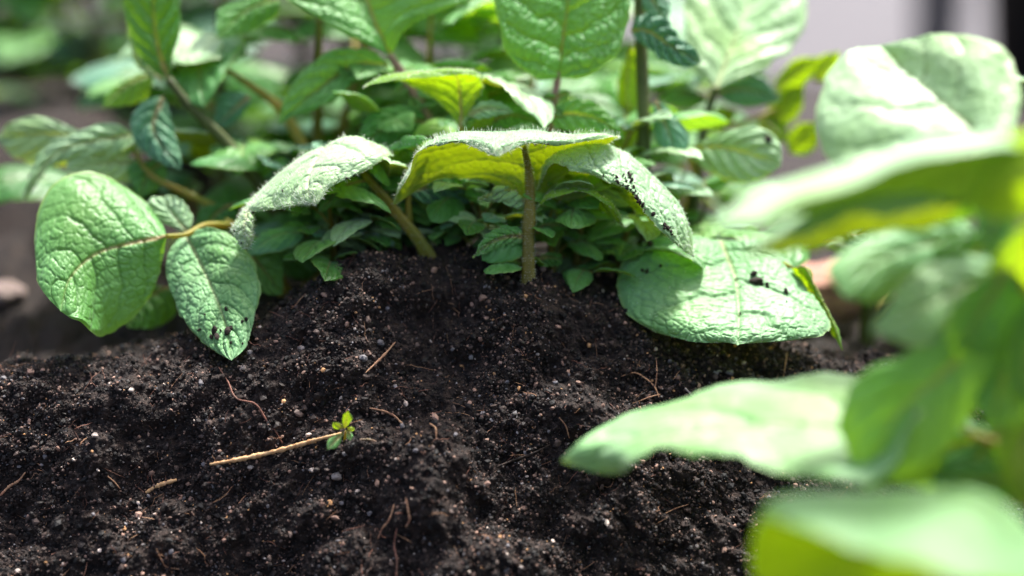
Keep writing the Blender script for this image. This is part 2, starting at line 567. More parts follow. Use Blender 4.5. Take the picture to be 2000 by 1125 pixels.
def tube(parent, pts, rad, mat, name='stem', label=None, nseg=None, sides=12, hair=0, hlen=0.12, ridged=0.08, px=True, seed=1, bumpy=0.0):
    P = np.array([at(*p) for p in pts]) if px else np.asarray(pts, float)
    n = nseg or max(12, len(P) * 10)
    C = catmull(P, n)
    r = np.interp(np.linspace(0, 1, n), np.linspace(0, 1, len(rad)), rad)
    if bumpy:
        r = r * (1 + bumpy * vnoise(np.arange(n) * 0.6, np.zeros(n) + seed, seed) * 2)
    d = unit(np.gradient(C, axis=0))
    a = np.zeros_like(d)
    u = np.array([0.3, 1.0, 0.2]) if abs(d[0][1]) < 0.9 else np.array([1.0, 0, 0.2])
    for i in range(n):
        u = u - d[i] * (u @ d[i])
        u /= max(np.linalg.norm(u), 1e-6)
        a[i] = u
    b = np.cross(d, a)
    th = np.linspace(0, 2 * math.pi, sides, endpoint=False)
    rr = 1 + ridged * np.cos(3 * th)
    ring = (a[:, None] * (np.cos(th) * rr)[None, :, None] + b[:, None] * (np.sin(th) * rr)[None, :, None])
    V = C[:, None] + ring * r[:, None, None]
    Vn = ring.reshape(-1, 3)
    V = V.reshape(-1, 3)
    i = np.arange(n - 1)[:, None] * sides
    k = np.arange(sides)[None]
    k2 = (k + 1) % sides
    Q = np.stack([i + k, i + k2, i + sides + k2, i + sides + k], -1).reshape(-1, 4)
    caps = [np.array([list(range(sides))[::-1]]), np.array([[(n - 1) * sides + j for j in range(sides)]])]
    faces = [Q] + caps
    Vall = V
    nb = sum(len(f) for f in faces)
    if hair:
        hv, hq, ht = hairs_on(V, unit(Vn), hair, hlen, r0=0.007, lean=(0, 0, 0), seed=seed)
        faces += [hq + len(V), ht + len(V)]
        Vall = np.concatenate([V, hv])
    nf = sum(len(f) for f in faces)
    mi = np.zeros(nf, int); mi[nb:] = 1
    o = mesh_np(name, Vall, faces, [mat, M_HAIR], parent, mi)
    if label:
        o['label'] = label
    return o

# ------------------------------------------------------------------ the soil: one sheet, dense where the camera is close
def axis(lo, hi, step, far_lo, far_hi, grow=1.045):
    core = list(np.arange(lo, hi + step / 2, step))
    d, v, L = step, lo, []
    while v > far_lo:
        d *= grow if v > -70 else 1.25; v -= d; L.append(v)
    d, v, R = step, core[-1], []
    while v < far_hi:
        d *= grow if v < 45 else 1.25; v += d; R.append(v)
    return np.array(L[::-1] + core + R)


XS = axis(-21.0, 20.0, 0.062, -1500, 1500)
WS = axis(-3.0, 14.5, 0.056, -1600, 300)
# side profile of the ridge (w = distance walked over the surface from the crest towards the camera)
wf = np.linspace(-1700, 320, 80000)
ang = np.where(wf > 0, np.interp(wf, [0, 2.6, 12.0, 17, 19], [4, 58, 61, 8, 0]), np.interp(-wf, [0, 2.0, 7.5, 9.5], [4, -30, -34, 0]))
ang = np.radians(ang)
dwf = wf[1] - wf[0]
yy = np.cumsum(-np.cos(ang) * dwf); zz = np.cumsum(-np.sin(ang) * dwf)
k0 = np.searchsorted(wf, 0)
yy -= yy[k0]; zz -= zz[k0]
RIDGE_X = [(-120, 940), (-40, 760), (0, 728), (200, 700), (440, 645), (560, 588), (640, 535), (710, 508), (850, 492), (1000, 500), (1180, 548), (1320, 610), (1480, 672), (1620, 716), (1800, 740), (2050, 770), (2150, 930)]
rx = np.array([at(p[0], p[1], 56.5)[0] for p in RIDGE_X])
rz = np.array([at(p[0], p[1], 56.5)[2] for p in RIDGE_X]) - 0.25


def soil_base(X, Wd):
    y0 = 1.0 + np.interp(Wd, wf, yy) + 0.8 * np.sin(X * 0.16 + 1)
    z0 = np.interp(Wd, wf, zz)
    wgt = np.interp(Wd, [-9.5, -2, 6, 19], [0, 1, 0.9, 0.25])
    zr = np.interp(X, rx, rz)
    z0 = z0 + zr * wgt
    a = np.radians(np.where(Wd > 0, np.interp(Wd, [0, 2.6, 12.0, 17, 19], [4, 58, 61, 8, 0]), np.interp(-Wd, [0, 2.0, 7.5, 9.5], [4, -30, -34, 0])))
    return y0, z0, -np.sin(a), np.cos(a)


XX, WW = np.meshgrid(XS, WS, indexing='ij')
Y0, Z0, NY, NZ = soil_base(XX, WW)
near = np.clip(1.4 - np.abs(WW - 5) / 90, 0.35, 1) * np.clip(1.6 - np.abs(XX) / 90, 0.35, 1)
h = 1.15 * fbm(XX * 0.22, WW * 0.24, 5, 2) * np.clip(0.35 + np.abs(WW) / 4, 0, 1)
wx, wy = XX + 0.7 * fbm(XX * 0.8, WW * 0.8, 31, 3), WW + 0.7 * fbm(XX * 0.8, WW * 0.8, 41, 3)
f1, f2 = worley(wx / 1.9, wy / 1.7, 3)
h += 0.80 * (0.5 - f1) * np.clip(0.4 + 2.2 * vnoise(XX * 0.3, WW * 0.3, 8), 0, 1.2)
f1, f2 = worley(wx / 0.72, wy / 0.66, 4)
h += 0.30 * (0.5 - f1) * (0.6 + 0.9 * vnoise(XX * 0.5, WW * 0.5, 9))
h += 0.55 * fbm(XX * 1.1, WW * 1.1, 12, 5, 0.66)
BXp, BYp, _ = to_px(np.stack([XX, Y0, Z0], -1).reshape(-1, 3))
BXp = BXp.reshape(XX.shape); BYp = BYp.reshape(XX.shape)
inb = (np.abs(XX) < 25) & (WW > -3) & (WW < 16)
for (cx_, cy_, cr_, ca_) in [(1035, 600, 60, .55), (760, 560, 70, .4), (1140, 800, 60, .8), (830, 880, 110, .8), (820, 1000, 90, .5), (560, 930, 140, .6), (1250, 960, 170, .6), (950, 1080, 130, .7), (380, 790, 120, .5), (120, 880, 120, .4), (660, 650, 110, .4),
                             (600, 790, 90, -.7), (950, 730, 140, -.8), (700, 1010, 60, -.6), (320, 890, 100, -.7), (1000, 970, 90, -.7), (530, 1060, 110, -.5), (820, 640, 130, -.5), (1200, 740, 90, -.5), (60, 960, 90, -.5)]:
    k_ = np.argmin(np.where(inb, np.hypot(BXp - cx_, BYp - cy_), 1e9))
    kx, kw = XX.ravel()[k_], WW.ravel()[k_]
    rr_ = cr_ * 0.0185
    q_ = np.hypot(XX - kx, (WW - kw) * 0.9) / rr_ * (1 + 0.5 * fbm(XX * 0.9, WW * 0.9, int(cx_), 3))
    h += ca_ * np.exp(-q_ ** 2)
f1, f2 = worley(XX / 0.25, WW / 0.25, 6)
h += 0.11 * (0.6 - f1)
h *= np.clip(near, 0, 1)
def sstep(v):
    v = np.clip(v, 0, 1)
    return v * v * (3 - 2 * v)


Z0 = Z0 + 7.5 * sstep((Y0 - 10) / 15) * sstep((-13 - XX) / 9) * (1 - 0.6 * sstep((Y0 - 60) / 60))
SV = np.stack([XX, Y0 + NY * h, Z0 + NZ * h], -1)
nx_, nw_ = XX.shape

msoil, nt, out = newmat('soil_black')
tc = N(nt, 'ShaderNodeTexCoord')
n1 = N(nt, 'ShaderNodeTexNoise'); n1.inputs['Scale'].default_value = 260; n1.inputs['Detail'].default_value = 8; n1.inputs['Roughness'].default_value = 0.7
n2 = N(nt, 'ShaderNodeTexNoise'); n2.inputs['Scale'].default_value = 22; n2.inputs['Detail'].default_value = 5
nt.links.new(tc.outputs['Object'], n1.inputs['Vector']); nt.links.new(tc.outputs['Object'], n2.inputs['Vector'])
m1 = N(nt, 'ShaderNodeMapRange', i_1=0.4, i_2=0.7); nt.links.new(n1.outputs[0], m1.inputs[0])
m2 = N(nt, 'ShaderNodeMapRange', i_1=0.4, i_2=0.65); nt.links.new(n2.outputs[0], m2.inputs[0])
ca = mixc(nt, m2.outputs[0], (0.004, 0.003, 0.0030), (0.012, 0.0082, 0.0068))
cb = mixc(nt, m1.outputs[0], ca, (0.045, 0.028, 0.021))
bs = N(nt, 'ShaderNodeBsdfPrincipled'); bs.inputs['Roughness'].default_value = 0.75; bs.inputs['Specular IOR Level'].default_value = 0.3
nt.links.new(cb, bs.inputs['Base Color'])
bp = N(nt, 'ShaderNodeBump'); bp.inputs['Strength'].default_value = 1.0; bp.inputs['Distance'].default_value = 0.0022
nb = N(nt, 'ShaderNodeTexNoise'); nb.inputs['Scale'].default_value = 750; nb.inputs['Detail'].default_value = 5
nt.links.new(tc.outputs['Object'], nb.inputs['Vector']); nt.links.new(nb.outputs[0], bp.inputs['Height']); nt.links.new(bp.outputs[0], bs.inputs['Normal'])
nt.links.new(bs.outputs[0], out.inputs[0])
soil = mesh_np('ground', SV.reshape(-1, 3), [grid_faces(nx_, nw_)], [msoil])
tag(soil, kind='structure')

xi = np.where((XS > -21) & (XS < 20))[0]
wi = np.where((WS > -3) & (WS < 14.5))[0]
SUB = SV[xi[0]:xi[-1] + 1, wi[0]:wi[-1] + 1]
SUBN = unit(np.cross(np.gradient(SUB, axis=1), np.gradient(SUB, axis=0)))
if SUBN[..., 2].mean() < 0: SUBN = -SUBN
SX, SY, SD = to_px(SUB.reshape(-1, 3))


def on_soil(px, py, lift=0.0):
    d = np.hypot(SX - px, SY - py)
    near_ = np.where(d < d.min() + 3)[0]
    k = near_[np.argmin(SD[near_])]
    return np.array(at(px, py, SD[k] - lift))


def soil_pt(px, py, lift):
    d = np.hypot(SX - px, SY - py)
    near_ = np.where(d < d.min() + 3)[0]
    k = near_[np.argmin(SD[near_])]
    return (px, py, SD[k] - lift)


# crumbs of the soil: uncountable small grains, one object
ICO_V = []
phi = (1 + 5 ** 0.5) / 2
for a_, b_ in ((1, phi), (-1, phi), (1, -phi), (-1, -phi)):
    ICO_V += [(0, a_, b_), (a_, b_, 0), (b_, 0, a_)]
ICO_V = unit(np.array(ICO_V, float))
ICO_F = []
for i in range(12):
    for j in range(i + 1, 12):
        for k in range(j + 1, 12):
            e = [np.linalg.norm(ICO_V[p] - ICO_V[q]) for p, q in ((i, j), (j, k), (i, k))]
            if max(e) < 1.2:
                nrm = np.cross(ICO_V[j] - ICO_V[i], ICO_V[k] - ICO_V[i])
                ICO_F.append((i, j, k) if nrm @ ICO_V[i] > 0 else (i, k, j))
ICO_F = np.array(ICO_F)


def grains(name, count, size, sigma, palette, weights, seed, sink=0.2, big=5, mask=None, parent=None):
    rng = np.random.default_rng(seed)
    P0 = SUB.reshape(-1, 3); N0 = SUBN.reshape(-1, 3)
    dens = np.clip(0.45 + 1.2 * fbm(P0[:, 0] * 0.5, (P0[:, 1] - P0[:, 2]) * 0.5, seed, 3), 0.2, 1)
    p = dens / dens.sum()
    idx = rng.choice(len(P0), count, p=p)
    r = np.clip(size * np.exp(rng.normal(0, sigma, count)), size * 0.35, size * big)
    c = P0[idx] + rng.normal(0, 0.03, (count, 3)) + N0[idx] * (r * rng.uniform(-sink, 0.9, count))[:, None]
    Rr = rng.normal(0, 1, (count, 3, 3))
    q = np.linalg.qr(Rr)[0]
    sc3 = rng.uniform(0.5, 1.3, (count, 1, 3))
    V = ICO_V[None] * rng.uniform(0.7, 1.25, (count, 12, 1)) * sc3
    V = np.einsum('nij,nkj->nki', q, V) * r[:, None, None] + c[:, None]
    Fc = (np.arange(count)[:, None, None] * 12 + ICO_F[None]).reshape(-1, 3)
    pal = np.array(palette)
    cc = pal[rng.choice(len(pal), count, p=np.array(weights) / sum(weights))] * rng.uniform(0.6, 1.3, (count, 1))
    cc = np.concatenate([np.clip(cc, 0, 0.9), np.ones((count, 1))], 1)
    return mesh_np(name, V.reshape(-1, 3), [Fc], [M_GRAIN], parent, attrs={'grain': np.repeat(cc, 12, 0)}, smooth=False)


M_GRAIN, nt, out = newmat('soil_grain')
ga = N(nt, 'ShaderNodeAttribute', attribute_name='grain')
bs = N(nt, 'ShaderNodeBsdfPrincipled'); bs.inputs['Roughness'].default_value = 0.65; bs.inputs['Specular IOR Level'].default_value = 0.3
nt.links.new(ga.outputs['Color'], bs.inputs['Base Color']); nt.links.new(bs.outputs[0], out.inputs[0])
PAL = [(0.005, 0.0043, 0.004), (0.019, 0.014, 0.012), (0.075, 0.052, 0.043), (0.26, 0.16, 0.12), (0.15, 0.14, 0.145), (0.55, 0.45, 0.38), (0.5, 0.27, 0.12)]
g1 = grains('soil_crumbs', 170000, 0.027, 0.55, PAL, [33, 30, 23, 10, 3.4, 0.7, 0.8], 3)
tag(g1, 'loose crumbs of dark soil covering the near slope', 'soil', kind='stuff')
g2 = grains('soil_clods', 5200, 0.075, 0.4, PAL, [50, 34, 10, 1.2, 1.2, 0.3, 0.1], 9, sink=0.6, big=1.9)
tag(g2, 'coarse clods of black earth strewn over the mound', 'soil', kind='stuff')

# fine fibres in the soil (stuff)
def fibres(name, count, seed, mat=None):
    rng = np.random.default_rng(seed)
    P0 = SUB.reshape(-1, 3); N0 = SUBN.reshape(-1, 3)
    idx = rng.integers(0, len(P0), count)
    m = 7
    L = rng.uniform(0.2, 1.1, count)
    d = unit(rng.normal(0, 1, (count, 3)) + 0.3 * N0[idx])
    side = unit(np.cross(d, N0[idx] + rng.normal(0, 0.3, (count, 3))))
    up = N0[idx]
    Vs = []
    wob = np.cumsum(rng.normal(0, 0.05, (count, m)), axis=1)
    r = rng.uniform(0.006, 0.014, count)
    for k in range(m):
        t = k / (m - 1) - 0.5
        c = P0[idx] + d * (L * t)[:, None] + side * wob[:, k:k + 1] * L[:, None] + up * (0.06 + 0.12 * L * (0.25 - t * t))[:, None]
        for j in range(3):
            an = 2.0944 * j
            Vs.append(c + (side * math.cos(an) + up * math.sin(an)) * r[:, None] * (1 if 0 < k < m - 1 else 0.3))
    V = np.stack(Vs, 1)
    base = np.arange(count)[:, None, None] * (m * 3)
    q = np.array([[k * 3 + j, k * 3 + (j + 1) % 3, (k + 1) * 3 + (j + 1) % 3, (k + 1) * 3 + j] for k in range(m - 1) for j in range(3)])
    return mesh_np(name, V.reshape(-1, 3), [(base + q[None]).reshape(-1, 4)], [mat or M_REDROOT])


tag(fibres('pale_soil_fibres', 420, 15, M_ROOT), 'short pale tan fibres and hair roots caught in the dark soil', 'fibres', kind='stuff')
tag(fibres('soil_fibres', 700, 5), 'hair fine reddish plant fibres caught in the dark soil', 'fibres', kind='stuff')

# paving beyond the bed
pv = np.array([(-170, 520, -3.6), (10, 150, -3.6), (900, 105, -3.6), (900, 1500, -3.6), (-600, 1500, -3.6)], float)
nd = 2
pave = mesh_np('pavement', np.concatenate([pv, pv - [0, 0, 5]]), [np.array([[0, 1, 2, 3, 4], [5, 9, 8, 7, 6]]), np.array([[i, i + 5, (i + 1) % 5 + 5, (i + 1) % 5] for i in range(5)])], [M_PAVE], smooth=False)
tag(pave, kind='structure')


def lathe(name, P, prof, mat, parent=None, sides=48):
    prof = np.array(prof, float)
    th = np.linspace(0, 2 * math.pi, sides, endpoint=False)
    V = np.stack([np.outer(prof[:, 0], np.cos(th)), np.outer(prof[:, 0], np.sin(th)), np.outer(prof[:, 1], np.ones(sides))], -1) + np.asarray(P, float)
    n = len(prof)
    i = np.arange(n - 1)[:, None] * sides
    k = np.arange(sides)[None]; k2 = (k + 1) % sides
    Q = np.stack([i + k, i + k2, i + sides + k2, i + sides + k], -1).reshape(-1, 4)
    return mesh_np(name, V.reshape(-1, 3), [Q], [mat], parent)


def pot(px, D, r, hgt, mat, label, soilmat=None):
    P = at(px, 0, D); P = np.array([P[0], P[1], -3.6])
    t = tag(empty('plant_pot', P), label, 'pot')
    lathe('pot_body', P, [(0.01, 0.02), (r * 0.72, 0.02), (r * 0.97, hgt * 0.88), (r, hgt * 0.88), (r * 1.05, hgt * 0.885), (r * 1.05, hgt), (r * 0.98, hgt), (r * 0.95, hgt * 0.9), (r * 0.9, hgt * 0.85)], mat, t)
    lathe('potting_soil', P, [(r * 0.915, hgt * 0.865), (r * 0.5, hgt * 0.9), (0.01, hgt * 0.92)], msoil, t)


pot(2035, 170, 6.5, 20, M_POT, 'tall black plastic pot at the right edge, standing on the grey paving')
pot(1835, 235, 4.5, 22, M_POT2, 'slim mid grey pot standing blurred on the paving behind the pale round leaf')

# ------------------------------------------------------------------ plants
BACK = (0, 1, 0.0)
FRONT = (0, -1, 0.4)


def plant(px, py, D, label, group='potato plants in the bed'):
    return tag(empty('potato_plant', at(px, py, D)), label, 'plant', group)


# ---- 1 the plant in the middle ----
pA = plant(1032, 565, 56.4, 'small potato plant with one upright stem in the middle under a wide arched leaf')
tube(pA, [(1034, 590, 56.6), (1033, 520, 56.5), (1033, 450, 56.5), (1036, 400, 56.5), (1034, 340, 56.3), (1024, 288, 55.6)],
     [0.28, 0.25, 0.205, 0.225, 0.18, 0.13, 0.09], M_STEM, hair=800, hlen=0.09, sides=20, bumpy=0.05, ridged=0.14)
A1 = rows_px([
    [(1030, 405, 56.7), (1032, 406, 56.7), (1036, 404, 56.7), (1040, 404, 56.7), (1044, 402, 56.7)],
    [(955, 356, 57.6), (990, 345, 57.3), (1033, 345, 57.0), (1056, 350, 57.3), (1080, 362, 57.6)],
    [(860, 352, 57.6), (935, 305, 57.0), (1026, 292, 56.6), (1090, 300, 57.0), (1132, 318, 57.4)],
    [(772, 400, 56.6), (842, 288, 56.4), (1010, 258, 56.0), (1120, 266, 56.3), (1206, 273, 56.6)],
    [(800, 335, 55.6), (860, 268, 55.4), (992, 264, 55.0), (1090, 268, 55.5), (1203, 268, 56.0)],
    [(818, 296, 55.2), (880, 276, 54.6), (980, 274, 54.2), (1060, 275, 54.8), (1130, 280, 55.3)],
    [(900, 281, 54.2), (930, 279, 53.9), (970, 286, 53.4), (1008, 279, 54.0), (1040, 279, 54.5)],
    [(967, 306, 53.2), (968, 306, 53.2), (969, 307, 53.2), (970, 306, 53.2), (971, 306, 53.2)]])
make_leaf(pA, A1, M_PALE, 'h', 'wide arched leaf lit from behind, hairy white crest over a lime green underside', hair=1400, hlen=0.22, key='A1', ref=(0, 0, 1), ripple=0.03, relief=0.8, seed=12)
A2 = rows_px([
    [(1046, 372, 57.0), (1047, 371, 57.0), (1048, 370, 57.0), (1049, 369, 56.9), (1050, 368, 56.9)],
    [(1098, 352, 58.6), (1090, 325, 58.2), (1085, 312, 57.2), (1082, 312, 56.4), (1080, 322, 55.9)],
    [(1150, 366, 58.7), (1145, 325, 58.2), (1140, 288, 57.2), (1128, 306, 56.2), (1108, 332, 55.7)],
    [(1215, 396, 58.2), (1215, 345, 57.9), (1210, 293, 57.0), (1188, 325, 56.0), (1168, 350, 55.5)],
    [(1268, 434, 57.8), (1285, 375, 57.4), (1268, 340, 56.7), (1245, 365, 55.9), (1222, 376, 55.3)],
    [(1300, 462, 57.2), (1322, 415, 57.0), (1315, 392, 56.5), (1290, 412, 55.8), (1264, 418, 55.3)],
    [(1330, 487, 56.6), (1342, 458, 56.5), (1340, 446, 56.2), (1322, 460, 55.8), (1300, 462, 55.4)],
    [(1357, 502, 56), (1357, 502, 56), (1357, 502, 56), (1356, 502, 56), (1355, 502, 56)]])
make_leaf(pA, A2, M_PALE, 'h', 'drooping mint leaf speckled with black soil crumbs', hair=1100, hlen=0.10, key='A2', ripple=0.03, seed=5)
make_leaf(pA, lmr([(960, 372), (990, 385)], [(1028, 402), (1000, 372), (965, 378), (932, 390)], [(1012, 408), (975, 392), (945, 388)], (56.6, 56.5), 0.0, puff=0.3), M_PALE, 'h', hair=250, hlen=0.09, seed=44)
A8 = rows_px([
    [(1044, 412, 56.6), (1045, 411, 56.6), (1046, 410, 56.6), (1047, 410, 56.6), (1048, 409, 56.6)],
    [(1075, 400, 57.2), (1078, 385, 57.2), (1080, 375, 57.0), (1078, 378, 56.4), (1073, 386, 56.0)],
    [(1120, 398, 57.4), (1125, 380, 57.3), (1128, 368, 57.0), (1122, 370, 56.4), (1112, 380, 55.9)],
    [(1165, 412, 57.2), (1172, 395, 57.1), (1172, 384, 56.8), (1165, 380, 56.3), (1150, 377, 55.9)],
    [(1195, 430, 57.0), (1200, 418, 56.9), (1200, 408, 56.7), (1194, 402, 56.3), (1188, 398, 56)],
    [(1217, 446, 56.6), (1217, 446, 56.6), (1217, 446, 56.6), (1217, 445, 56.6), (1217, 445, 56.6)]])
make_leaf(pA, A8, M_LIME, 'h', hair=400, hlen=0.08, seed=8, relief=0.7, ref=(0, 0.6, 1))
make_leaf(pA, lmr([(1090, 358), (1140, 352), (1190, 372)], [(1048, 392), (1100, 375), (1160, 368), (1228, 402)], [(1090, 385), (1150, 385), (1200, 400)], (57.8, 58), 0.2), M_PALE, 'h', seed=9)
make_leaf(pA, lmr([(1000, 445), (965, 452)], [(1028, 462), (990, 462), (955, 475), (924, 503)], [(1010, 472), (975, 478), (945, 492)], (56.5, 55.7), 0.2, puff=0.2), M_LEAF, 'h', seed=10, hair=120, hlen=0.07)
make_leaf(pA, lmr([(1062, 432), (1090, 432)], [(1040, 455), (1070, 440), (1112, 443)], [(1065, 450), (1090, 450)], (57.2, 57.6), 0.1), M_LEAF, 'm', seed=11)
make_leaf(pA, lmr([(1000, 497), (985, 500)], [(1026, 512), (1000, 505), (978, 507)], [(1010, 515), (990, 512)], (56.8, 56.6), 0.1), M_LIME, 'm', seed=16)
make_leaf(pA, lmr([(1060, 498), (1085, 495)], [(1040, 512), (1066, 503), (1100, 508)], [(1062, 520), (1085, 518)], (57.2, 57.6), 0.1), M_DEEP, 'm', seed=17)
A6 = lmr([(835, 395), (885, 402), (925, 388)], [(790, 372), (850, 365), (900, 362), (946, 350)], [(820, 350), (870, 340), (925, 335)], (57.8, 58.8), 0.2, ref=FRONT)
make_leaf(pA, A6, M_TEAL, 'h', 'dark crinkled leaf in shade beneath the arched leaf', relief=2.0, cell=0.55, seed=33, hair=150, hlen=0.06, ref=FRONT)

# ---- 2 the plant with the pale curled leaf ----
pB = plant(835, 500, 58.0, 'potato plant with a leaning ochre stalk and a pale curled leaf drooping left')
tube(pB, [(850, 520, 58.3), (822, 472, 58), (775, 415, 57.8), (730, 360, 57.6), (700, 325, 57.6)], [0.34, 0.26, 0.20, 0.19, 0.15, 0.10], M_OCHRE, hair=500, hlen=0.08, sides=20, bumpy=0.05, ridged=0.14)
B1 = rows_px([
    [(690, 330, 57.6), (694, 331, 57.6), (698, 332, 57.6), (702, 331, 57.6), (706, 330, 57.6)],
    [(585, 380, 58.2), (615, 345, 58.2), (655, 322, 57.9), (690, 312, 58.1), (722, 322, 58.2)],
    [(482, 406, 57.2), (548, 345, 56.9), (634, 288, 56.8), (700, 274, 56.9), (765, 302, 57.2)],
    [(482, 413, 56.3), (540, 368, 56.1), (608, 332, 55.9), (680, 310, 55.9), (755, 310, 56.4)],
    [(530, 410, 55.7), (568, 392, 55.5), (602, 366, 55.3), (648, 344, 55.4), (700, 342, 55.7)],
    [(578, 405, 55.3), (595, 398, 55.2), (606, 384, 55.1), (628, 372, 55.1), (645, 366, 55.3)],
    [(620, 397, 54.9), (620, 398, 54.9), (620, 399, 54.9), (621, 398, 54.9), (622, 397, 54.9)]])
B1c = rows_px([
    [(483, 404, 56.8), (484, 405, 56.6), (486, 407, 56.4), (487, 409, 56.3), (489, 411, 56.3)],
    [(468, 428, 56.8), (474, 425, 56.3), (482, 424, 56.0), (489, 426, 56.0), (493, 430, 56.4)],
    [(453, 449, 56.6), (464, 447, 56.1), (477, 447, 55.8), (488, 447, 55.9), (493, 450, 56.4)],
    [(464, 468, 56.3), (471, 466, 56.0), (479, 466, 55.8), (486, 467, 55.9), (490, 470, 56.2)],
    [(474, 487, 56.0), (475, 487, 56.0), (477, 488, 55.9), (479, 488, 56.0), (480, 488, 56.0)]])
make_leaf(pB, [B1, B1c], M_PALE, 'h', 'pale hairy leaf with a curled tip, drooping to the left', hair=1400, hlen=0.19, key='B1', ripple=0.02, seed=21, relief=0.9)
make_leaf(pB, rows_px([
    [(812, 330, 57.6), (814, 330, 57.6), (816, 331, 57.6), (818, 332, 57.6), (820, 333, 57.6)],
    [(790, 352, 58.4), (800, 325, 58.2), (812, 300, 57.8), (822, 290, 57.4), (838, 292, 57.0)],
    [(765, 330, 58.4), (775, 305, 58.2), (790, 275, 57.7), (815, 268, 57.2), (845, 272, 56.8)],
    [(748, 310, 58.0), (752, 302, 57.9), (760, 292, 57.7), (775, 285, 57.5), (800, 288, 57.2)],
    [(738, 300, 57.6), (738, 300, 57.6), (739, 300, 57.6), (740, 300, 57.6), (741, 300, 57.6)]]), M_LEAF, 'h', seed=22, hair=300, hlen=0.08)
tube(pB, [(820, 332, 57.6), (800, 380, 57.9), (800, 440, 58.2)], [0.08, 0.10, 0.14], M_OCHRE, 'petiole')
make_leaf(pB, lmr([(650, 370), (630, 390)], [(725, 350), (680, 360), (622, 415)], [(712, 380), (670, 385)], (57.6, 57.2), 0.3), M_LEAF, 'm', seed=23)
make_leaf(pB, lmr([(748, 470), (738, 490)], [(760, 440), (755, 480), (765, 512)], [(778, 460), (785, 490)], (58.8, 58.8), 0.1, ref=FRONT), M_LIME, 'm', seed=24, ref=FRONT)
make_leaf(pB, lmr([(870, 440), (840, 460)], [(870, 420), (880, 450), (858, 487)], [(900, 445), (895, 465)], (59, 58.6), 0.1, ref=FRONT), M_LEAF, 'm', seed=25, ref=FRONT)

# ---- 3 low plant at the left with the two large sharp leaves ----
pC = plant(560, 560, 60.5, 'low potato plant with one big round leaf and one pointed leaf hanging over the soil')
tube(pC, [(560, 575, 60.5), (520, 500, 60.3), (455, 440, 59.7), (440, 432, 59.5)], [0.3, 0.26, 0.2, 0.15], M_OCHRE, 'stem')
tube(pC, [(455, 440, 59.6), (400, 440, 58.6), (358, 459, 57.6), (325, 461, 57.1)], [0.14, 0.12, 0.10, 0.08], M_OCHRE, 'petiole')
make_leaf(pC, lmr([(312, 430, 58.3), (275, 385, 58.6), (210, 347, 58.6), (145, 340, 58.2), (98, 372, 57.6), (70, 430, 57.0), (66, 500, 56.4), (78, 560, 55.8)],
    [(325, 461, 57.2), (260, 474, 57.0), (185, 496, 56.7), (135, 545, 55.9), (118, 608, 55.3)],
    [(321, 500, 57.6), (305, 560, 57.6), (262, 620, 57.4), (212, 652, 57.1), (172, 648, 55.8), (140, 622, 55.2)], (57.2, 56.1), puff=0.09, rows=11, ref=FRONT),
    M_LEAF, 'h', 'large rounded green leaf facing the camera with an orange midrib', seed=31, ref=FRONT, key='C1', relief=0.85, ripple=0.06, nl=5)
make_leaf(pC, lmr([(340, 478), (326, 525), (333, 580), (358, 625), (395, 668)], [(362, 458), (385, 500), (415, 565), (440, 630), (452, 704)],
    [(405, 448), (455, 462), (495, 510), (507, 570), (497, 635), (478, 685)], (58.2, 54.6), 0.35, puff=0.11, rows=11, ref=FRONT),
    M_MINT, 'h', 'pointed mint leaf hanging tip down over the soil', seed=32, ref=FRONT, key='C2', relief=1.0, cell=0.32)
make_leaf(pC, lmr([(480, 500), (485, 550), (520, 575)], [(455, 470), (500, 510), (552, 576)], [(500, 462), (545, 485), (554, 530)], (59.6, 58.4), 0.2, ref=FRONT), M_LEAF, 'h', seed=34, ref=FRONT)
make_leaf(pC, lmr([(560, 545), (610, 540), (645, 510)], [(500, 470), (570, 460), (630, 475), (668, 520)], [(520, 430), (600, 415), (670, 430), (695, 470), (688, 500)], (61.5, 60.2), 0.2, ref=FRONT), M_DEEP, 'm', seed=35, ref=FRONT)
make_leaf(pC, lmr([(328, 440), (295, 420), (290, 395)], [(368, 455), (340, 420), (318, 384)], [(377, 430), (365, 400), (345, 386)], (58.4, 59.2), 0.1, ref=FRONT), M_PALE, 'm', seed=36, ref=FRONT)
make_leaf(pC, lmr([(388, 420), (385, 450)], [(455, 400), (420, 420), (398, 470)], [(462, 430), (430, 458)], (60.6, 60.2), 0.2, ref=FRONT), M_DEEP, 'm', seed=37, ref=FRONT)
make_leaf(pC, lmr([(225, 600), (245, 628)], [(330, 560), (280, 590), (250, 640)], [(345, 610), (310, 640)], (61, 60), 0.2, ref=FRONT), M_DEEP, 'm', seed=38, ref=FRONT)

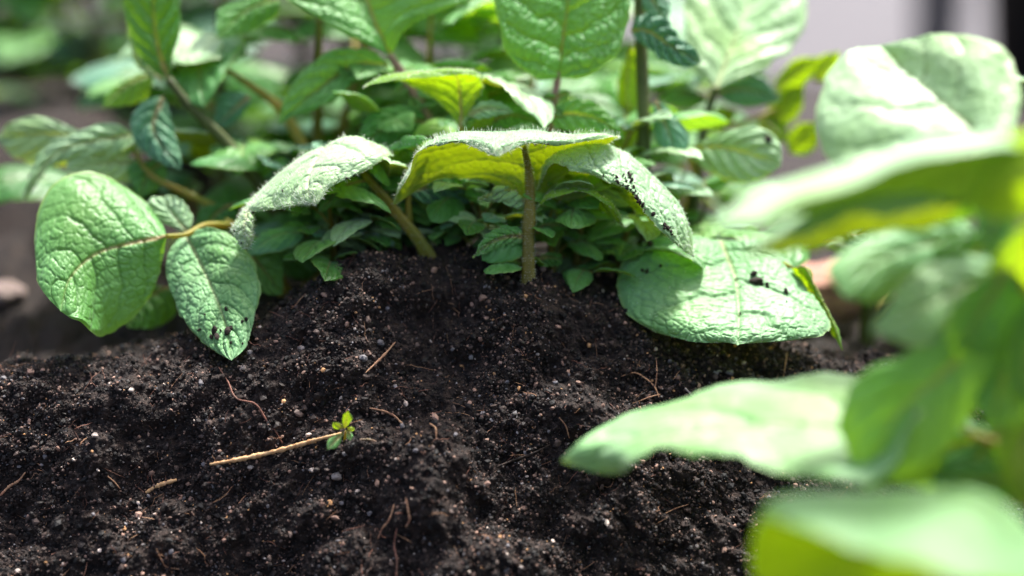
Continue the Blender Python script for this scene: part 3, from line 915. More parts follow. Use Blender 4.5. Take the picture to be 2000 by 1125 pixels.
# ---- 4 leaning plant at the upper left ----
pD = plant(560, 420, 62.0, 'tall potato plant at the upper left with a thick dark stalk leaning left')
tube(pD, [(575, 470, 62), (510, 360, 61.5), (430, 265, 61.2), (370, 205, 61), (330, 155, 61)], [0.36, 0.31, 0.26, 0.21, 0.16], M_BROWN)
make_leaf(pD, lmr([(315, 150), (268, 100), (248, 40), (250, -20)], [(330, 160), (308, 90), (300, 20), (305, -90)], [(332, 130), (350, 70), (352, 10), (345, -50)], (60.8, 60.8), 0.3, ref=FRONT), M_DEEP, 'm', 'tall narrow leaf hanging at the top', seed=41, ref=FRONT, relief=1.4)
make_leaf(pD, lmr([(262, 120), (258, 60)], [(318, 160), (280, 110), (252, 40)], [(300, 120), (275, 60)], (61.6, 61.4), 0.3, ref=FRONT), M_PALE, 'm', seed=42, ref=FRONT)
make_leaf(pD, rows_px([
    [(425, 128, 62.5), (426, 128, 62.5), (427, 127, 62.5), (428, 126, 62.5), (428, 125, 62.5)],
    [(415, 135, 63.6), (420, 105, 63.4), (420, 70, 63), (424, 90, 62), (426, 118, 61)],
    [(375, 145, 63.6), (378, 110, 63.4), (375, 75, 63), (378, 95, 62), (385, 122, 61)],
    [(350, 160, 63), (348, 125, 62.8), (345, 90, 62.4), (342, 110, 61.8), (345, 128, 61)],
    [(330, 150, 62), (330, 149, 62), (330, 148, 62), (330, 147, 62), (330, 146, 62)]]), M_PALE, 'm', seed=43, ripple=0)
tube(pD, [(428, 126, 62.5), (480, 160, 62.6), (545, 208, 62.8), (600, 300, 62.6)], [0.10, 0.14, 0.22, 0.22], M_OCHRE, 'petiole')
make_leaf(pD, lmr([(425, 20), (425, 55)], [(545, -5), (480, 20), (424, 75)], [(545, 25), (490, 60), (450, 72)], (62, 61), 0.3, ref=FRONT), M_LEAF, 'm', seed=45, ref=FRONT)
make_leaf(pD, lmr([(265, 150), (225, 175)], [(300, 140), (250, 165), (200, 210)], [(295, 180), (250, 205)], (62, 61.4), 0.3), M_LIME, 'm', seed=46)
make_leaf(pD, lmr([(272, 210), (258, 250), (285, 300)], [(320, 185), (300, 250), (354, 332)], [(330, 230), (350, 290)], (61, 60.2), 0.3, ref=FRONT), M_TEAL, 'm', seed=47, ref=FRONT, relief=1.3)
make_leaf(pD, lmr([(60, 228), (10, 250), (5, 285)], [(190, 275), (110, 262), (45, 265), (-15, 262)], [(150, 318), (80, 322), (20, 300)], (62, 63), 0.2, ref=(0, -0.4, 1)), M_PALE, 'm', 'blurred pale leaf reaching to the left edge', seed=48, ref=(0, -0.4, 1))
make_leaf(pD, lmr([(220, 240), (150, 262), (80, 300)], [(262, 262), (190, 275), (110, 300), (44, 392)], [(262, 300), (180, 305), (100, 325)], (61.6, 60.5), 0.2, ref=(0, -0.4, 1)), M_PALE, 'm', seed=49, ref=(0, -0.4, 1))
make_leaf(pD, lmr([(240, 300), (180, 300), (130, 318)], [(280, 320), (210, 318), (130, 330)], [(270, 350), (200, 350), (150, 342)], (61.8, 61), 0.2, ref=FRONT), M_PALE, 'm', seed=50, ref=FRONT)
make_leaf(pD, lmr([(250, 325), (262, 365)], [(320, 315), (290, 340), (272, 388)], [(325, 345), (305, 370)], (61.8, 61), 0.2, ref=FRONT), M_LEAF, 'm', seed=51, ref=FRONT)
make_leaf(pD, lmr([(430, 185), (420, 230)], [(490, 185), (455, 215), (420, 250)], [(480, 215), (450, 245)], (62, 61.8), 0.2, ref=FRONT), M_TEAL, 'm', seed=52, ref=FRONT)
tube(pD, [(255, 262, 62), (268, 305, 61.5), (300, 345, 61), (360, 375, 60.8), (420, 405, 60.8), (520, 470, 61.5)], [0.06, 0.09, 0.13, 0.15, 0.17, 0.19], M_OCHRE, 'petiole')

# ---- 5 plant behind the middle with the pink rib ----
pE = plant(870, 420, 62.0, 'potato plant with a pink stalk and a large V folded leaf at the top')
tube(pE, [(905, 470, 62), (880, 330, 61.4), (845, 245, 60.6), (800, 165, 60.4), (762, 108, 60.2)], [0.3, 0.26, 0.22, 0.19, 0.15], M_PINK, hair=200, hlen=0.07)
make_leaf(pE, lmr([(742, 103), (690, 72), (620, 38), (555, 0), (520, -80)], [(764, 110), (735, 50), (712, -10), (690, -80), (680, -190)],
    [(775, 85), (800, 50), (862, 25), (930, -5), (950, -90)], (60.2, 62), -1.3, puff=0.1, ref=(0, -0.7, 1)), M_LEAF, 'h', 'large folded leaf with a pink midrib at the top', seed=61, ref=(0, -0.7, 1), relief=1.3)
make_leaf(pE, lmr([(725, 98), (690, 92), (640, 102), (595, 135), (560, 185)], [(762, 128), (700, 125), (640, 160), (590, 200), (542, 244)], [(745, 140), (700, 160), (640, 205), (590, 222)], (60.6, 60), -0.25, ref=(0, -0.7, 1)), M_LEAF, 'h', seed=62, ref=(0, -0.7, 1))
make_leaf(pE, lmr([(815, 215), (765, 208), (718, 225), (702, 262)], [(835, 240), (790, 235), (745, 255), (702, 288)], [(822, 262), (785, 285), (740, 293)], (60.4, 60), 0.15, ref=FRONT), M_LEAF, 'h', seed=63, ref=FRONT)
for i, (x, y, dx, dy) in enumerate([(800, 160, -22, 18), (812, 175, 20, -6), (835, 225, -30, -28), (850, 255, 26, -18), (862, 275, 24, 14)]):
    make_leaf(pE, lmr([(x + dx * 0.4 - dy * 0.3, y + dy * 0.4 + dx * 0.3), (x + dx * 0.8 - dy * 0.25, y + dy * 0.8 + dx * 0.25)], [(x, y), (x + dx * 0.6, y + dy * 0.6), (x + dx * 1.3, y + dy * 1.3)],
        [(x + dx * 0.4 + dy * 0.3, y + dy * 0.4 - dx * 0.3), (x + dx * 0.8 + dy * 0.25, y + dy * 0.8 - dx * 0.25)], (60.5, 60.2), 0.05, ref=FRONT), M_LEAF, 'b', seed=70 + i, ref=FRONT)
E4 = rows_px([
    [(897, 248, 58.6), (898, 247, 58.6), (899, 246, 58.6), (900, 246, 58.6), (901, 246, 58.6)],
    [(868, 212, 59.2), (885, 210, 59.0), (900, 212, 58.8), (915, 212, 58.8), (925, 206, 58.8)],
    [(832, 183, 59.4), (865, 170, 59.1), (895, 168, 58.8), (922, 172, 58.6), (941, 178, 58.6)],
    [(780, 160, 59.2), (830, 146, 58.9), (885, 143, 58.4), (925, 148, 58.2), (940, 160, 58.2)],
    [(735, 163, 58.6), (790, 148, 58.2), (850, 142, 57.9), (905, 140, 57.8), (934, 150, 57.8)],
    [(712, 172, 58), (745, 158, 57.7), (800, 150, 57.5), (860, 146, 57.5), (905, 144, 57.6)],
    [(720, 168, 57.6), (760, 160, 57.5), (800, 155, 57.4), (850, 150, 57.4), (880, 147, 57.5)]])
make_leaf(pE, E4, M_LIME, 'h', 'backlit leaf with a glowing lime underside and a thin pale crest', seed=75, hair=900, hlen=0.09, relief=0.7, ripple=0.02)
tube(pE, [(899, 247, 58.6), (905, 290, 59.2), (900, 360, 60)], [0.10, 0.12, 0.16], M_OCHRE, 'petiole')
make_leaf(pE, lmr([(912, 235), (905, 255)], [(905, 262), (925, 235), (955, 205)], [(930, 255), (962, 240)], (58.8, 58.4), 0.1, ref=BACK), M_LIME, 'm', seed=76, ref=BACK)
make_leaf(pE, lmr([(950, 203), (975, 205)], [(915, 225), (950, 212), (1006, 219)], [(940, 228), (975, 222)], (58.6, 58.2), 0.1), M_PALE, 'm', seed=77)
make_leaf(pE, lmr([(955, 225), (1000, 200), (1050, 212)], [(950, 240), (1000, 225), (1072, 248)], [(965, 252), (1010, 254), (1050, 256)], (59.6, 59.2), 0.1, ref=FRONT), M_LEAF, 'm', seed=78, ref=FRONT)
make_leaf(pE, lmr([(870, 118), (920, 120)], [(835, 138), (890, 133), (962, 138)], [(870, 158), (925, 158)], (61, 60.6), 0.1, ref=FRONT), M_DEEP, 'm', seed=79, ref=FRONT)
make_leaf(pE, lmr([(945, 160), (985, 150)], [(930, 190), (970, 180), (1012, 168)], [(960, 208), (1000, 202)], (61, 60.8), 0.1, ref=FRONT), M_DEEP, 'm', seed=80, ref=FRONT)
make_leaf(pE, lmr([(1020, 246), (1050, 250)], [(988, 262), (1030, 256), (1078, 268)], [(1015, 270), (1050, 272)], (58.6, 58.4), 0.1), M_PALE, 'm', seed=81)

# ---- 6 plant with the tall purple ribbed leaf ----
pF = plant(1085, 400, 60.5, 'potato plant just behind the middle stem with a purple stalk carrying a tall broad leaf')
tube(pF, [(1082, 480, 60.6), (1070, 330, 60.2), (1074, 240, 59.8), (1086, 175, 59.6), (1092, 140, 59.5)], [0.22, 0.20, 0.17, 0.15, 0.12], M_PINK, hair=200, hlen=0.07)
make_leaf(pF, lmr([(1065, 158), (1020, 140), (988, 108), (972, 55), (966, 0), (985, -70)], [(1091, 152), (1096, 100), (1105, 30), (1112, -40), (1100, -130)],
    [(1110, 158), (1155, 143), (1205, 112), (1226, 60), (1234, 0), (1205, -80)], (59.5, 60.6), -1.0, puff=0.12, rows=11, ref=(0, -0.8, 0.7)), M_LEAF, 'h', 'broad upright leaf with a purple midrib', seed=83, ref=(0, -0.8, 0.7), relief=1.7)
make_leaf(pF, lmr([(1085, 210), (1118, 196), (1165, 203), (1200, 238)], [(1074, 232), (1110, 222), (1165, 232), (1220, 271)], [(1085, 248), (1120, 258), (1175, 266)], (59.4, 58.9), 0.1, ref=FRONT), M_LEAF, 'h', seed=84, ref=FRONT, relief=1.2)
for i, (x, y, dx, dy) in enumerate([(1085, 195, -20, -5), (1088, 190, 22, -8), (1080, 210, 16, 12)]):
    make_leaf(pF, lmr([(x + dx * 0.5 - dy * 0.4, y + dy * 0.5 + dx * 0.4)], [(x, y), (x + dx * 0.6, y + dy * 0.6), (x + dx * 1.3, y + dy * 1.3)], [(x + dx * 0.5 + dy * 0.4, y + dy * 0.5 - dx * 0.4)], (59.4, 59.2), 0.05, ref=FRONT), M_LEAF, 'b', seed=90 + i, ref=FRONT)

# ---- 7 plant with the thick vertical stalk ----
pG = plant(1258, 470, 61.0, 'potato plant with a thick dark vertical stalk and a small curled teal leaf beside it')
tube(pG, [(1262, 500, 61), (1258, 380, 61), (1258, 250, 60.8), (1254, 120, 60.8), (1248, -40, 61)], [0.30, 0.27, 0.25, 0.25, 0.22], M_BROWN)
make_leaf(pG, lmr([(1245, 78), (1270, 95), (1310, 125), (1345, 132)], [(1232, 60), (1265, 62), (1310, 92), (1369, 122)], [(1250, 35), (1290, 32), (1322, 72), (1355, 100)], (60, 59.4), 0.1, ref=FRONT), M_TEAL, 'h', 'small crinkled teal leaf curling beside the thick stalk', seed=95, ref=FRONT, relief=1.8)
make_leaf(pG, lmr([(1258, 20), (1272, 35)], [(1255, -30), (1280, 10), (1300, 45)], [(1285, -20), (1310, 15)], (60.6, 60.4), 0.1, ref=FRONT), M_TEAL, 'm', seed=96, ref=FRONT)
make_leaf(pG, lmr([(1276, 230), (1286, 285)], [(1280, 193), (1300, 245), (1320, 296)], [(1320, 225), (1345, 262), (1342, 288)], (60, 59.8), 0.1, ref=FRONT), M_TEAL, 'm', seed=97, ref=FRONT, relief=0.5)
make_leaf(pG, lmr([(1215, 130), (1205, 190)], [(1235, 85), (1225, 140), (1228, 250)], [(1248, 120), (1248, 200)], (62.6, 62.6), 0.1, ref=BACK), M_LIME, 'm', seed=98, ref=BACK)
make_leaf(pG, lmr([(1195, 200), (1180, 250)], [(1215, 180), (1205, 240), (1215, 330)], [(1240, 210), (1240, 280)], (63.6, 63.6), 0.1, ref=BACK), M_LIME, 'm', seed=99, ref=BACK)

# ---- 8 blurred plant behind on the right ----
pH = plant(1400, 430, 64.0, 'blurred potato plant with a big soft pale leaf against the grey paving at the top')
tube(pH, [(1345, 470, 64), (1362, 350, 64), (1375, 250, 64), (1398, 170, 64)], [0.3, 0.26, 0.2, 0.16], M_BROWN)
make_leaf(pH, lmr([(1375, 160), (1345, 110), (1335, 40), (1345, -60)], [(1398, 172), (1425, 100), (1455, 20), (1470, -110)], [(1430, 165), (1500, 130), (1560, 80), (1580, 20), (1550, -60)], (63, 67.5), -0.8, ref=(0, -0.8, 0.8)), M_PALE, 'm', 'big soft pale leaf at the top', seed=101, ref=(0, -0.8, 0.8), relief=1.3)
make_leaf(pH, lmr([(1310, 165), (1350, 160)], [(1385, 195), (1340, 180), (1290, 190)], [(1350, 210), (1310, 208)], (64, 63.6), 0.1, ref=FRONT), M_DEEP, 'm', seed=102, ref=FRONT)
make_leaf(pH, lmr([(1440, 150), (1490, 152)], [(1398, 182), (1450, 175), (1525, 195)], [(1430, 205), (1480, 208)], (64, 63.8), 0.1, ref=FRONT), M_TEAL, 'm', seed=103, ref=FRONT)
make_leaf(pH, lmr([(1385, 272), (1430, 252), (1490, 250), (1522, 280)], [(1342, 290), (1400, 288), (1460, 300), (1525, 325)], [(1365, 325), (1420, 352), (1485, 350)], (62, 60.8), 0.0, ref=(0, -0.6, 1)), M_PALE, 'm', 'pale oval leaf with a dark speck, blurred', seed=104, ref=(0, -0.6, 1), key='H1')
for i, (b, t, w) in enumerate([((1500, 250), (1570, 165), 30), ((1510, 180), (1600, 110), 26), ((1540, 300), (1600, 240), 28), ((1480, 230), (1540, 275), 24), ((1590, 160), (1640, 100), 22), ((1375, 250), (1440, 215), 22)]):
    b = np.array(b); t = np.array(t); d = t - b; p = np.array([-d[1], d[0]]) / np.linalg.norm(d) * w
    make_leaf(pH, lmr([tuple(b + d * 0.25 - p * 0.9), tuple(b + d * 0.6 - p)], [tuple(b), tuple(b + d * 0.5), tuple(t)], [tuple(b + d * 0.25 + p * 0.9), tuple(b + d * 0.6 + p)], (66, 65), 0.3, ref=BACK), M_LIME, 'b', seed=110 + i, ref=BACK)
tube(pH, [(1375, 250, 64), (1450, 240, 65), (1520, 210, 66)], [0.14, 0.12, 0.08], M_OCHRE, 'petiole')
tube(pH, [(1362, 350, 64), (1350, 310, 63), (1343, 292, 62)], [0.12, 0.10, 0.08], M_OCHRE, 'petiole')

# ---- 9 plant of the broad leaf over the soil on the right ----
pI = plant(1430, 520, 61.0, 'potato plant whose broad mint leaf with crumbs spreads over the soil right of the middle')
tube(pI, [(1440, 640, 61), (1425, 540, 60.6), (1408, 478, 59.4)], [0.24, 0.2, 0.12], M_OCHRE)
I1 = rows_px([
    [(1395, 470, 59.3), (1400, 468, 59.3), (1408, 468, 59.3), (1416, 469, 59.3), (1420, 470, 59.3)],
    [(1318, 466, 59.4), (1362, 470, 58.8), (1415, 492, 58.7), (1460, 478, 58.8), (1490, 478, 59.2)],
    [(1248, 478, 58.8), (1325, 500, 58.0), (1428, 525, 57.9), (1510, 515, 58.0), (1548, 522, 58.5)],
    [(1212, 520, 58.0), (1305, 545, 57.1), (1437, 562, 57.1), (1540, 565, 57.2), (1592, 585, 57.5)],
    [(1206, 575, 57.2), (1310, 590, 56.3), (1440, 600, 56.3), (1555, 605, 56.4), (1622, 632, 56.6)],
    [(1240, 628, 56.3), (1330, 627, 55.6), (1441, 634, 55.5), (1540, 636, 55.6), (1605, 655, 56.0)],
    [(1320, 660, 55.6), (1375, 654, 55.1), (1441, 656, 54.9), (1505, 656, 55.1), (1545, 665, 55.4)],
    [(1434, 671, 54.6), (1438, 672, 54.6), (1441, 674, 54.6), (1444, 672, 54.6), (1448, 671, 54.6)]])
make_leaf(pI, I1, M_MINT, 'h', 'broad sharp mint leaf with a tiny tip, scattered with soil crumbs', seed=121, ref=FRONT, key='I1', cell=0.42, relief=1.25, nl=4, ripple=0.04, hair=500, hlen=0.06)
I2 = rows_px([
    [(1541, 522, 57.8), (1542, 521, 57.8), (1544, 520, 57.8), (1546, 520, 57.8), (1548, 519, 57.8)],
    [(1552, 545, 58.0), (1560, 535, 57.6), (1570, 522, 57.2), (1578, 518, 57.4), (1584, 524, 57.8)],
    [(1575, 578, 58.0), (1582, 568, 57.6), (1590, 558, 57.3), (1594, 552, 57.4), (1596, 556, 57.8)],
    [(1600, 615, 57.6), (1606, 608, 57.3), (1612, 600, 57.1), (1615, 598, 57.2), (1616, 602, 57.6)],
    [(1625, 660, 57.4), (1628, 650, 57.2), (1632, 642, 57.0), (1634, 638, 57.2), (1634, 636, 57.4)],
    [(1645, 684, 57.2), (1645, 684, 57.2), (1645, 684, 57.2), (1645, 684, 57.2), (1645, 683, 57.2)]])
make_leaf(pI, I2, M_LIME, 'm', 'narrow lime leaf curling behind the broad leaf', seed=122, ref=BACK, ripple=0.02)
tube(pI, [(1430, 560, 61), (1490, 500, 59.4), (1545, 521, 57.8)], [0.1, 0.1, 0.07], M_OCHRE, 'petiole')

# ---- 10 out-of-focus plant close to the camera on the right ----
pJ = plant(1930, 1350, 42.0, 'strongly blurred potato plant close to the camera on the right, pale leaves and lime undersides')
tube(pJ, [(2090, 1500, 42), (2090, 1100, 42), (2085, 800, 42), (2060, 500, 41.5), (2040, 330, 41)], [0.32, 0.3, 0.26, 0.22, 0.16], M_STEM)
make_leaf(pJ, lmr([(1900, 318), (1750, 335), (1640, 330), (1590, 260), (1605, 170), (1660, 100)], [(1960, 300), (1870, 230), (1790, 160), (1720, 88)],
    [(1985, 250), (1992, 170), (1965, 95), (1890, 70), (1800, 72)], (45.5, 50), 0.0, puff=0.1, ref=(0, -0.8, 0.8)), M_PALE, 'm', 'big round pale leaf in soft blur', seed=131, ref=(0, -0.8, 0.8), relief=1.1, nl=4)
J2 = rows_px([
    [(2060, 330, 40), (2060, 325, 40), (2060, 320, 40), (2060, 315, 40), (2060, 310, 40)],
    [(1960, 400, 42), (1950, 330, 41.4), (1940, 275, 40.5), (1935, 268, 39.4), (1930, 285, 38.2)],
    [(1800, 400, 42), (1790, 350, 41.4), (1780, 292, 40.5), (1775, 296, 39.4), (1770, 318, 38.2)],
    [(1650, 410, 42), (1640, 370, 41.4), (1630, 330, 40.6), (1620, 352, 39.6), (1600, 380, 38.6)],
    [(1480, 440, 41.4), (1475, 405, 41), (1478, 375, 40.6), (1470, 410, 39.8), (1460, 440, 39)],
    [(1375, 455, 40), (1375, 455, 40), (1375, 455, 40), (1375, 455, 40), (1375, 455, 40)]])
make_leaf(pJ, J2, M_SHADED_UNDER, 'm', 'long pale leaf sweeping left, darker green beneath', seed=132, relief=0.8)
J3 = rows_px([
    [(1880, 400, 42.5), (1880, 398, 42.5), (1880, 396, 42.5), (1880, 394, 42.5), (1880, 392, 42.5)],
    [(1840, 440, 43.5), (1830, 410, 43), (1820, 378, 42.4), (1810, 390, 41.6), (1800, 415, 41)],
    [(1720, 455, 43.5), (1700, 420, 43), (1690, 385, 42.4), (1680, 400, 41.6), (1660, 432, 41)],
    [(1590, 490, 43.2), (1570, 455, 42.8), (1560, 420, 42.4), (1550, 440, 41.8), (1540, 470, 41.4)],
    [(1450, 500, 42.5), (1450, 498, 42.5), (1450, 495, 42.5), (1450, 494, 42.5), (1450, 492, 42.5)]])
make_leaf(pJ, J3, M_PALE, 'm', seed=133, relief=0.8)
make_leaf(pJ, lmr([(1850, 420), (1760, 430), (1680, 465), (1618, 530)], [(1920, 460), (1800, 480), (1700, 520), (1650, 580)], [(1880, 520), (1790, 570), (1700, 590)], (45.6, 43.6), 0.3, ref=(0, -0.6, 1)), M_MINT, 'm', seed=134, ref=(0, -0.6, 1), relief=0.5)
make_leaf(pJ, lmr([(1900, 500), (1800, 520), (1735, 590)], [(2000, 510), (1880, 560), (1780, 610), (1700, 645)], [(1980, 590), (1880, 650), (1780, 678)], (45, 42.2), 0.3, ref=(0, -0.6, 1)), M_PALE, 'm', seed=135, ref=(0, -0.6, 1), relief=0.8)
make_leaf(pJ, lmr([(1870, 640), (1760, 690), (1665, 745), (1640, 830)], [(1950, 620), (1850, 720), (1750, 810), (1690, 960)], [(1960, 700), (1880, 830), (1790, 920)], (43, 44), 0.2, ref=FRONT), M_LEAF, 'm', 'broad mid green leaf hanging down', seed=136, ref=FRONT, relief=0.6)
J8 = rows_px([
    [(1800, 800, 43), (1800, 800, 43), (1800, 801, 43), (1800, 802, 43), (1800, 803, 43)],
    [(1690, 738, 45.6), (1695, 780, 45.3), (1700, 840, 45.0), (1700, 900, 44.6), (1690, 945, 44.2)],
    [(1560, 735, 46.2), (1565, 775, 45.9), (1565, 830, 45.6), (1560, 880, 45.3), (1555, 925, 45)],
    [(1440, 750, 46.6), (1440, 785, 46.4), (1440, 830, 46.2), (1430, 865, 46.0), (1420, 897, 45.8)],
    [(1310, 785, 46.9), (1310, 808, 46.6), (1305, 840, 46.3), (1300, 862, 46.4), (1300, 882, 46.6)],
    [(1200, 825, 47.2), (1205, 845, 47.0), (1215, 868, 46.8), (1228, 890, 46.7), (1240, 912, 46.6)],
    [(1130, 862, 47.4), (1138, 875, 47.3), (1148, 890, 47.2), (1165, 905, 47.2), (1185, 928, 47.2)],
    [(1096, 900, 47.4), (1096, 900, 47.4), (1097, 901, 47.4), (1098, 902, 47.4), (1100, 903, 47.4)]])
J8 = np.array(J8)
for k_, dd_ in enumerate((1.6, 0.8, 0, -0.7, -1.3)):
    J8[1:-2, k_] = CAM + (J8[1:-2, k_] - CAM) * (1 + dd_ / 46.0)
make_leaf(pJ, J8, M_MINT, 'm', 'long pale leaf pointing left over the soil', seed=137, ref=(0, -0.3, 1), relief=1.0, ripple=0.12, nl=4)
J9 = rows_px([
    [(2120, 1180, 38), (2120, 1170, 38), (2120, 1160, 38), (2120, 1165, 38), (2120, 1170, 38)],
    [(1900, 1270, 41.5), (1900, 1090, 41), (1905, 962, 39.3), (1900, 1035, 37.3), (1890, 1135, 35.5)],
    [(1720, 1240, 42), (1720, 1075, 41.5), (1722, 966, 39.8), (1712, 1012, 38), (1700, 1080, 36.5)],
    [(1570, 1190, 42), (1572, 1055, 41.5), (1578, 966, 40.0), (1568, 995, 38.7), (1560, 1034, 37.6)],
    [(1478, 1140, 41.5), (1484, 1050, 41), (1502, 986, 40.2), (1500, 996, 39.4), (1498, 1010, 38.8)],
    [(1464, 1075, 40.5), (1465, 1070, 40.5), (1466, 1065, 40.5), (1466, 1060, 40.5), (1466, 1055, 40.4)]])
make_leaf(pJ, J9, M_GLOW, 'm', 'broad blurred leaf at the lower right corner', seed=138, ref=(0, -0.2, 1), relief=0.6, nl=4)
J11 = lmr([(2060, 270), (1990, 262), (1920, 300)], [(2130, 330), (2010, 345), (1885, 405)], [(2070, 430), (1990, 440), (1930, 430)], (38, 39.5), 0.2, ref=BACK)
make_leaf(pJ, J11, M_GLOW, 'm', 'blurred lime leaf at the right edge', seed=140, ref=BACK, relief=0.5)
make_leaf(pJ, lmr([(1900, 870), (1840, 900)], [(2010, 760), (1920, 880), (1820, 1000)], [(2030, 880), (1960, 960)], (44, 45), 0.2, ref=FRONT), M_DEEP, 'm', seed=141, ref=FRONT)
make_leaf(pJ, lmr([(1880, 810), (1800, 830), (1740, 880)], [(1960, 860), (1860, 870), (1740, 940)], [(1930, 930), (1830, 960)], (44.6, 46), 0.2, ref=FRONT), M_LEAF, 'm', seed=142, ref=FRONT)
make_leaf(pJ, lmr([(1890, 560), (1850, 640)], [(1970, 520), (1920, 600), (1870, 700)], [(2010, 600), (1960, 680)], (42.4, 43), 0.2, ref=FRONT), M_LEAF, 'm', seed=143, ref=FRONT)
make_leaf(pJ, lmr([(1980, 620), (1960, 700)], [(2060, 560), (2010, 680), (1990, 800)], [(2100, 660), (2060, 760)], (42, 42.6), 0.2, ref=FRONT), M_DEEP, 'm', seed=144, ref=FRONT, relief=0.6)
make_leaf(pJ, lmr([(1910, 400), (1905, 450)], [(1960, 370), (1940, 430), (1930, 500)], [(1990, 410), (1975, 470)], (42.5, 43), 0.1, ref=FRONT), M_TEAL, 'm', seed=145, ref=FRONT)
make_leaf(pJ, lmr([(1950, 850), (1960, 940)], [(2030, 820), (1990, 900), (1990, 1000)], [(2060, 880), (2040, 960)], (41.6, 42), 0.1, ref=BACK), M_LIME, 'm', seed=146, ref=BACK)

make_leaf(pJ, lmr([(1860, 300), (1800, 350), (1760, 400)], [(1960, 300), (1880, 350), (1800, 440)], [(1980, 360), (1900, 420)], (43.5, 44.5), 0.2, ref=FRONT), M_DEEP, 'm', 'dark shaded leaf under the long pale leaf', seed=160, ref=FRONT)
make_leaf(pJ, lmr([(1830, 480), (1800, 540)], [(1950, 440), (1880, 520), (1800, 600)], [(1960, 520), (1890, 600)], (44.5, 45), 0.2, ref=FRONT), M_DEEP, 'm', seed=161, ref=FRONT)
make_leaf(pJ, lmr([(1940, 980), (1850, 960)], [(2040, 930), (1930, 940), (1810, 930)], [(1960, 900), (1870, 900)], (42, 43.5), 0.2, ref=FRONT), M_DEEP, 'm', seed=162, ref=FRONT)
make_leaf(pJ, lmr([(1930, 680), (1900, 760)], [(2010, 640), (1960, 740), (1930, 840)], [(2040, 720), (2000, 810)], (43.4, 43.4), 0.2, ref=FRONT), M_LEAF, 'm', seed=163, ref=FRONT)
make_leaf(pJ, lmr([(1960, 470), (1930, 540)], [(2030, 420), (1990, 520), (1960, 620)], [(2070, 500), (2030, 590)], (41.4, 43.6), 0.2, ref=FRONT), M_GLOW, 'm', seed=164, ref=FRONT)

for pp_ in ([(2085, 900, 42), (2000, 880, 43), (1880, 840, 44)], [(2070, 640, 41.8), (2000, 560, 42.4), (1930, 480, 43.4)], [(2088, 1100, 42), (2040, 1000, 42.6), (1950, 930, 43.4)]):
    tube(pJ, pp_, [0.14, 0.11, 0.07], M_OCHRE, 'petiole')

# ---- 11 sprig and leaf between ----
pK = plant(1850, 830, 58.0, 'small lime sprig half hidden in the gap between the blurred leaves on the right')
tube(pK, [(1850, 850, 58), (1870, 700, 56), (1950, 660, 55.5)], [0.12, 0.09, 0.05], M_OCHRE)
make_leaf(pK, lmr([(1870, 690), (1905, 655)], [(1855, 728), (1895, 690), (1968, 652)], [(1890, 715), (1930, 690)], (56, 55.4), 0.1, ref=BACK), M_LIME, 'm', seed=150, ref=BACK)
make_leaf(pK, lmr([(1640, 450), (1650, 470)], [(1635, 440), (1675, 455), (1715, 430)], [(1670, 480), (1700, 465)], (59, 58.6), 0.1, ref=FRONT), M_TEAL, 'm', seed=151, ref=FRONT)
tube(pK, [(1870, 700, 56), (1800, 520, 58), (1715, 440, 58.8)], [0.08, 0.07, 0.05], M_BROWN, 'petiole')

# ------------------------------------------------------------------ bushes behind: real plants in their own space
LIB = []
lib_parent = None
for k in range(9):
    rr = random.Random(100 + k)
    Lh, Wd_ = 5.2, rr.uniform(1.45, 1.9)
    cg = []
    droop = rr.uniform(0.6, 2.0); fold = rr.uniform(-0.25, 0.35); tw = rr.uniform(-0.4, 0.4)
    for i in range(9):
        t = i / 8
        w = Wd_ * (math.sin(math.pi * min(1, t ** 0.75)) ** 0.75) * (1.0 if 0 < i < 8 else 0) + 0.01
        yb = Lh * t; zb = 0.7 * math.sin(t * 2.0) - droop * t * t
        row = []
        for v in (-1, -0.5, 0, 0.5, 1):
            a = tw * t
            xx = w * v
            row.append((xx * math.cos(a), yb + 0.25 * abs(v) * math.sin(math.pi * t), zb + fold * abs(v) * w - 0.35 * w * v * v + xx * math.sin(a)))
        cg.append(row)
    mt = [M_LEAF, M_DEEP, M_LEAF, M_TEAL, M_LEAF, M_DEEP, M_LEAF, M_PALE, M_LIME][k]
    o = make_leaf(None, np.array(cg), mt, 'b', seed=200 + k, relief=1.2, ref=(0, 0, 1))
    LIB.append(o.data)
    bpy.data.objects.remove(o)


def put_leaf(parent, P, direction, size, roll, rr, mi=None):
    d = Vector(direction).normalized()
    x = d.cross(Vector((0, 0, 1)))
    if x.length < 0.05: x = Vector((1, 0, 0))
    x.normalize()
    z = x.cross(d)
    Rm = Matrix((x, d, z)).transposed().to_4x4() @ Matrix.Rotation(roll, 4, 'Y')
    o = bpy.data.objects.new('leaf', LIB[mi if mi is not None else (8 if rr.random() < 0.05 else rr.randrange(8))])
    col.objects.link(o)
    o.parent = parent
    o.matrix_parent_inverse = Matrix.Translation(-parent.location)
    o.matrix_basis = Matrix.Translation(Vector(P) * CM) @ Rm @ Matrix.Scale(size / 5.2, 4)
    return o


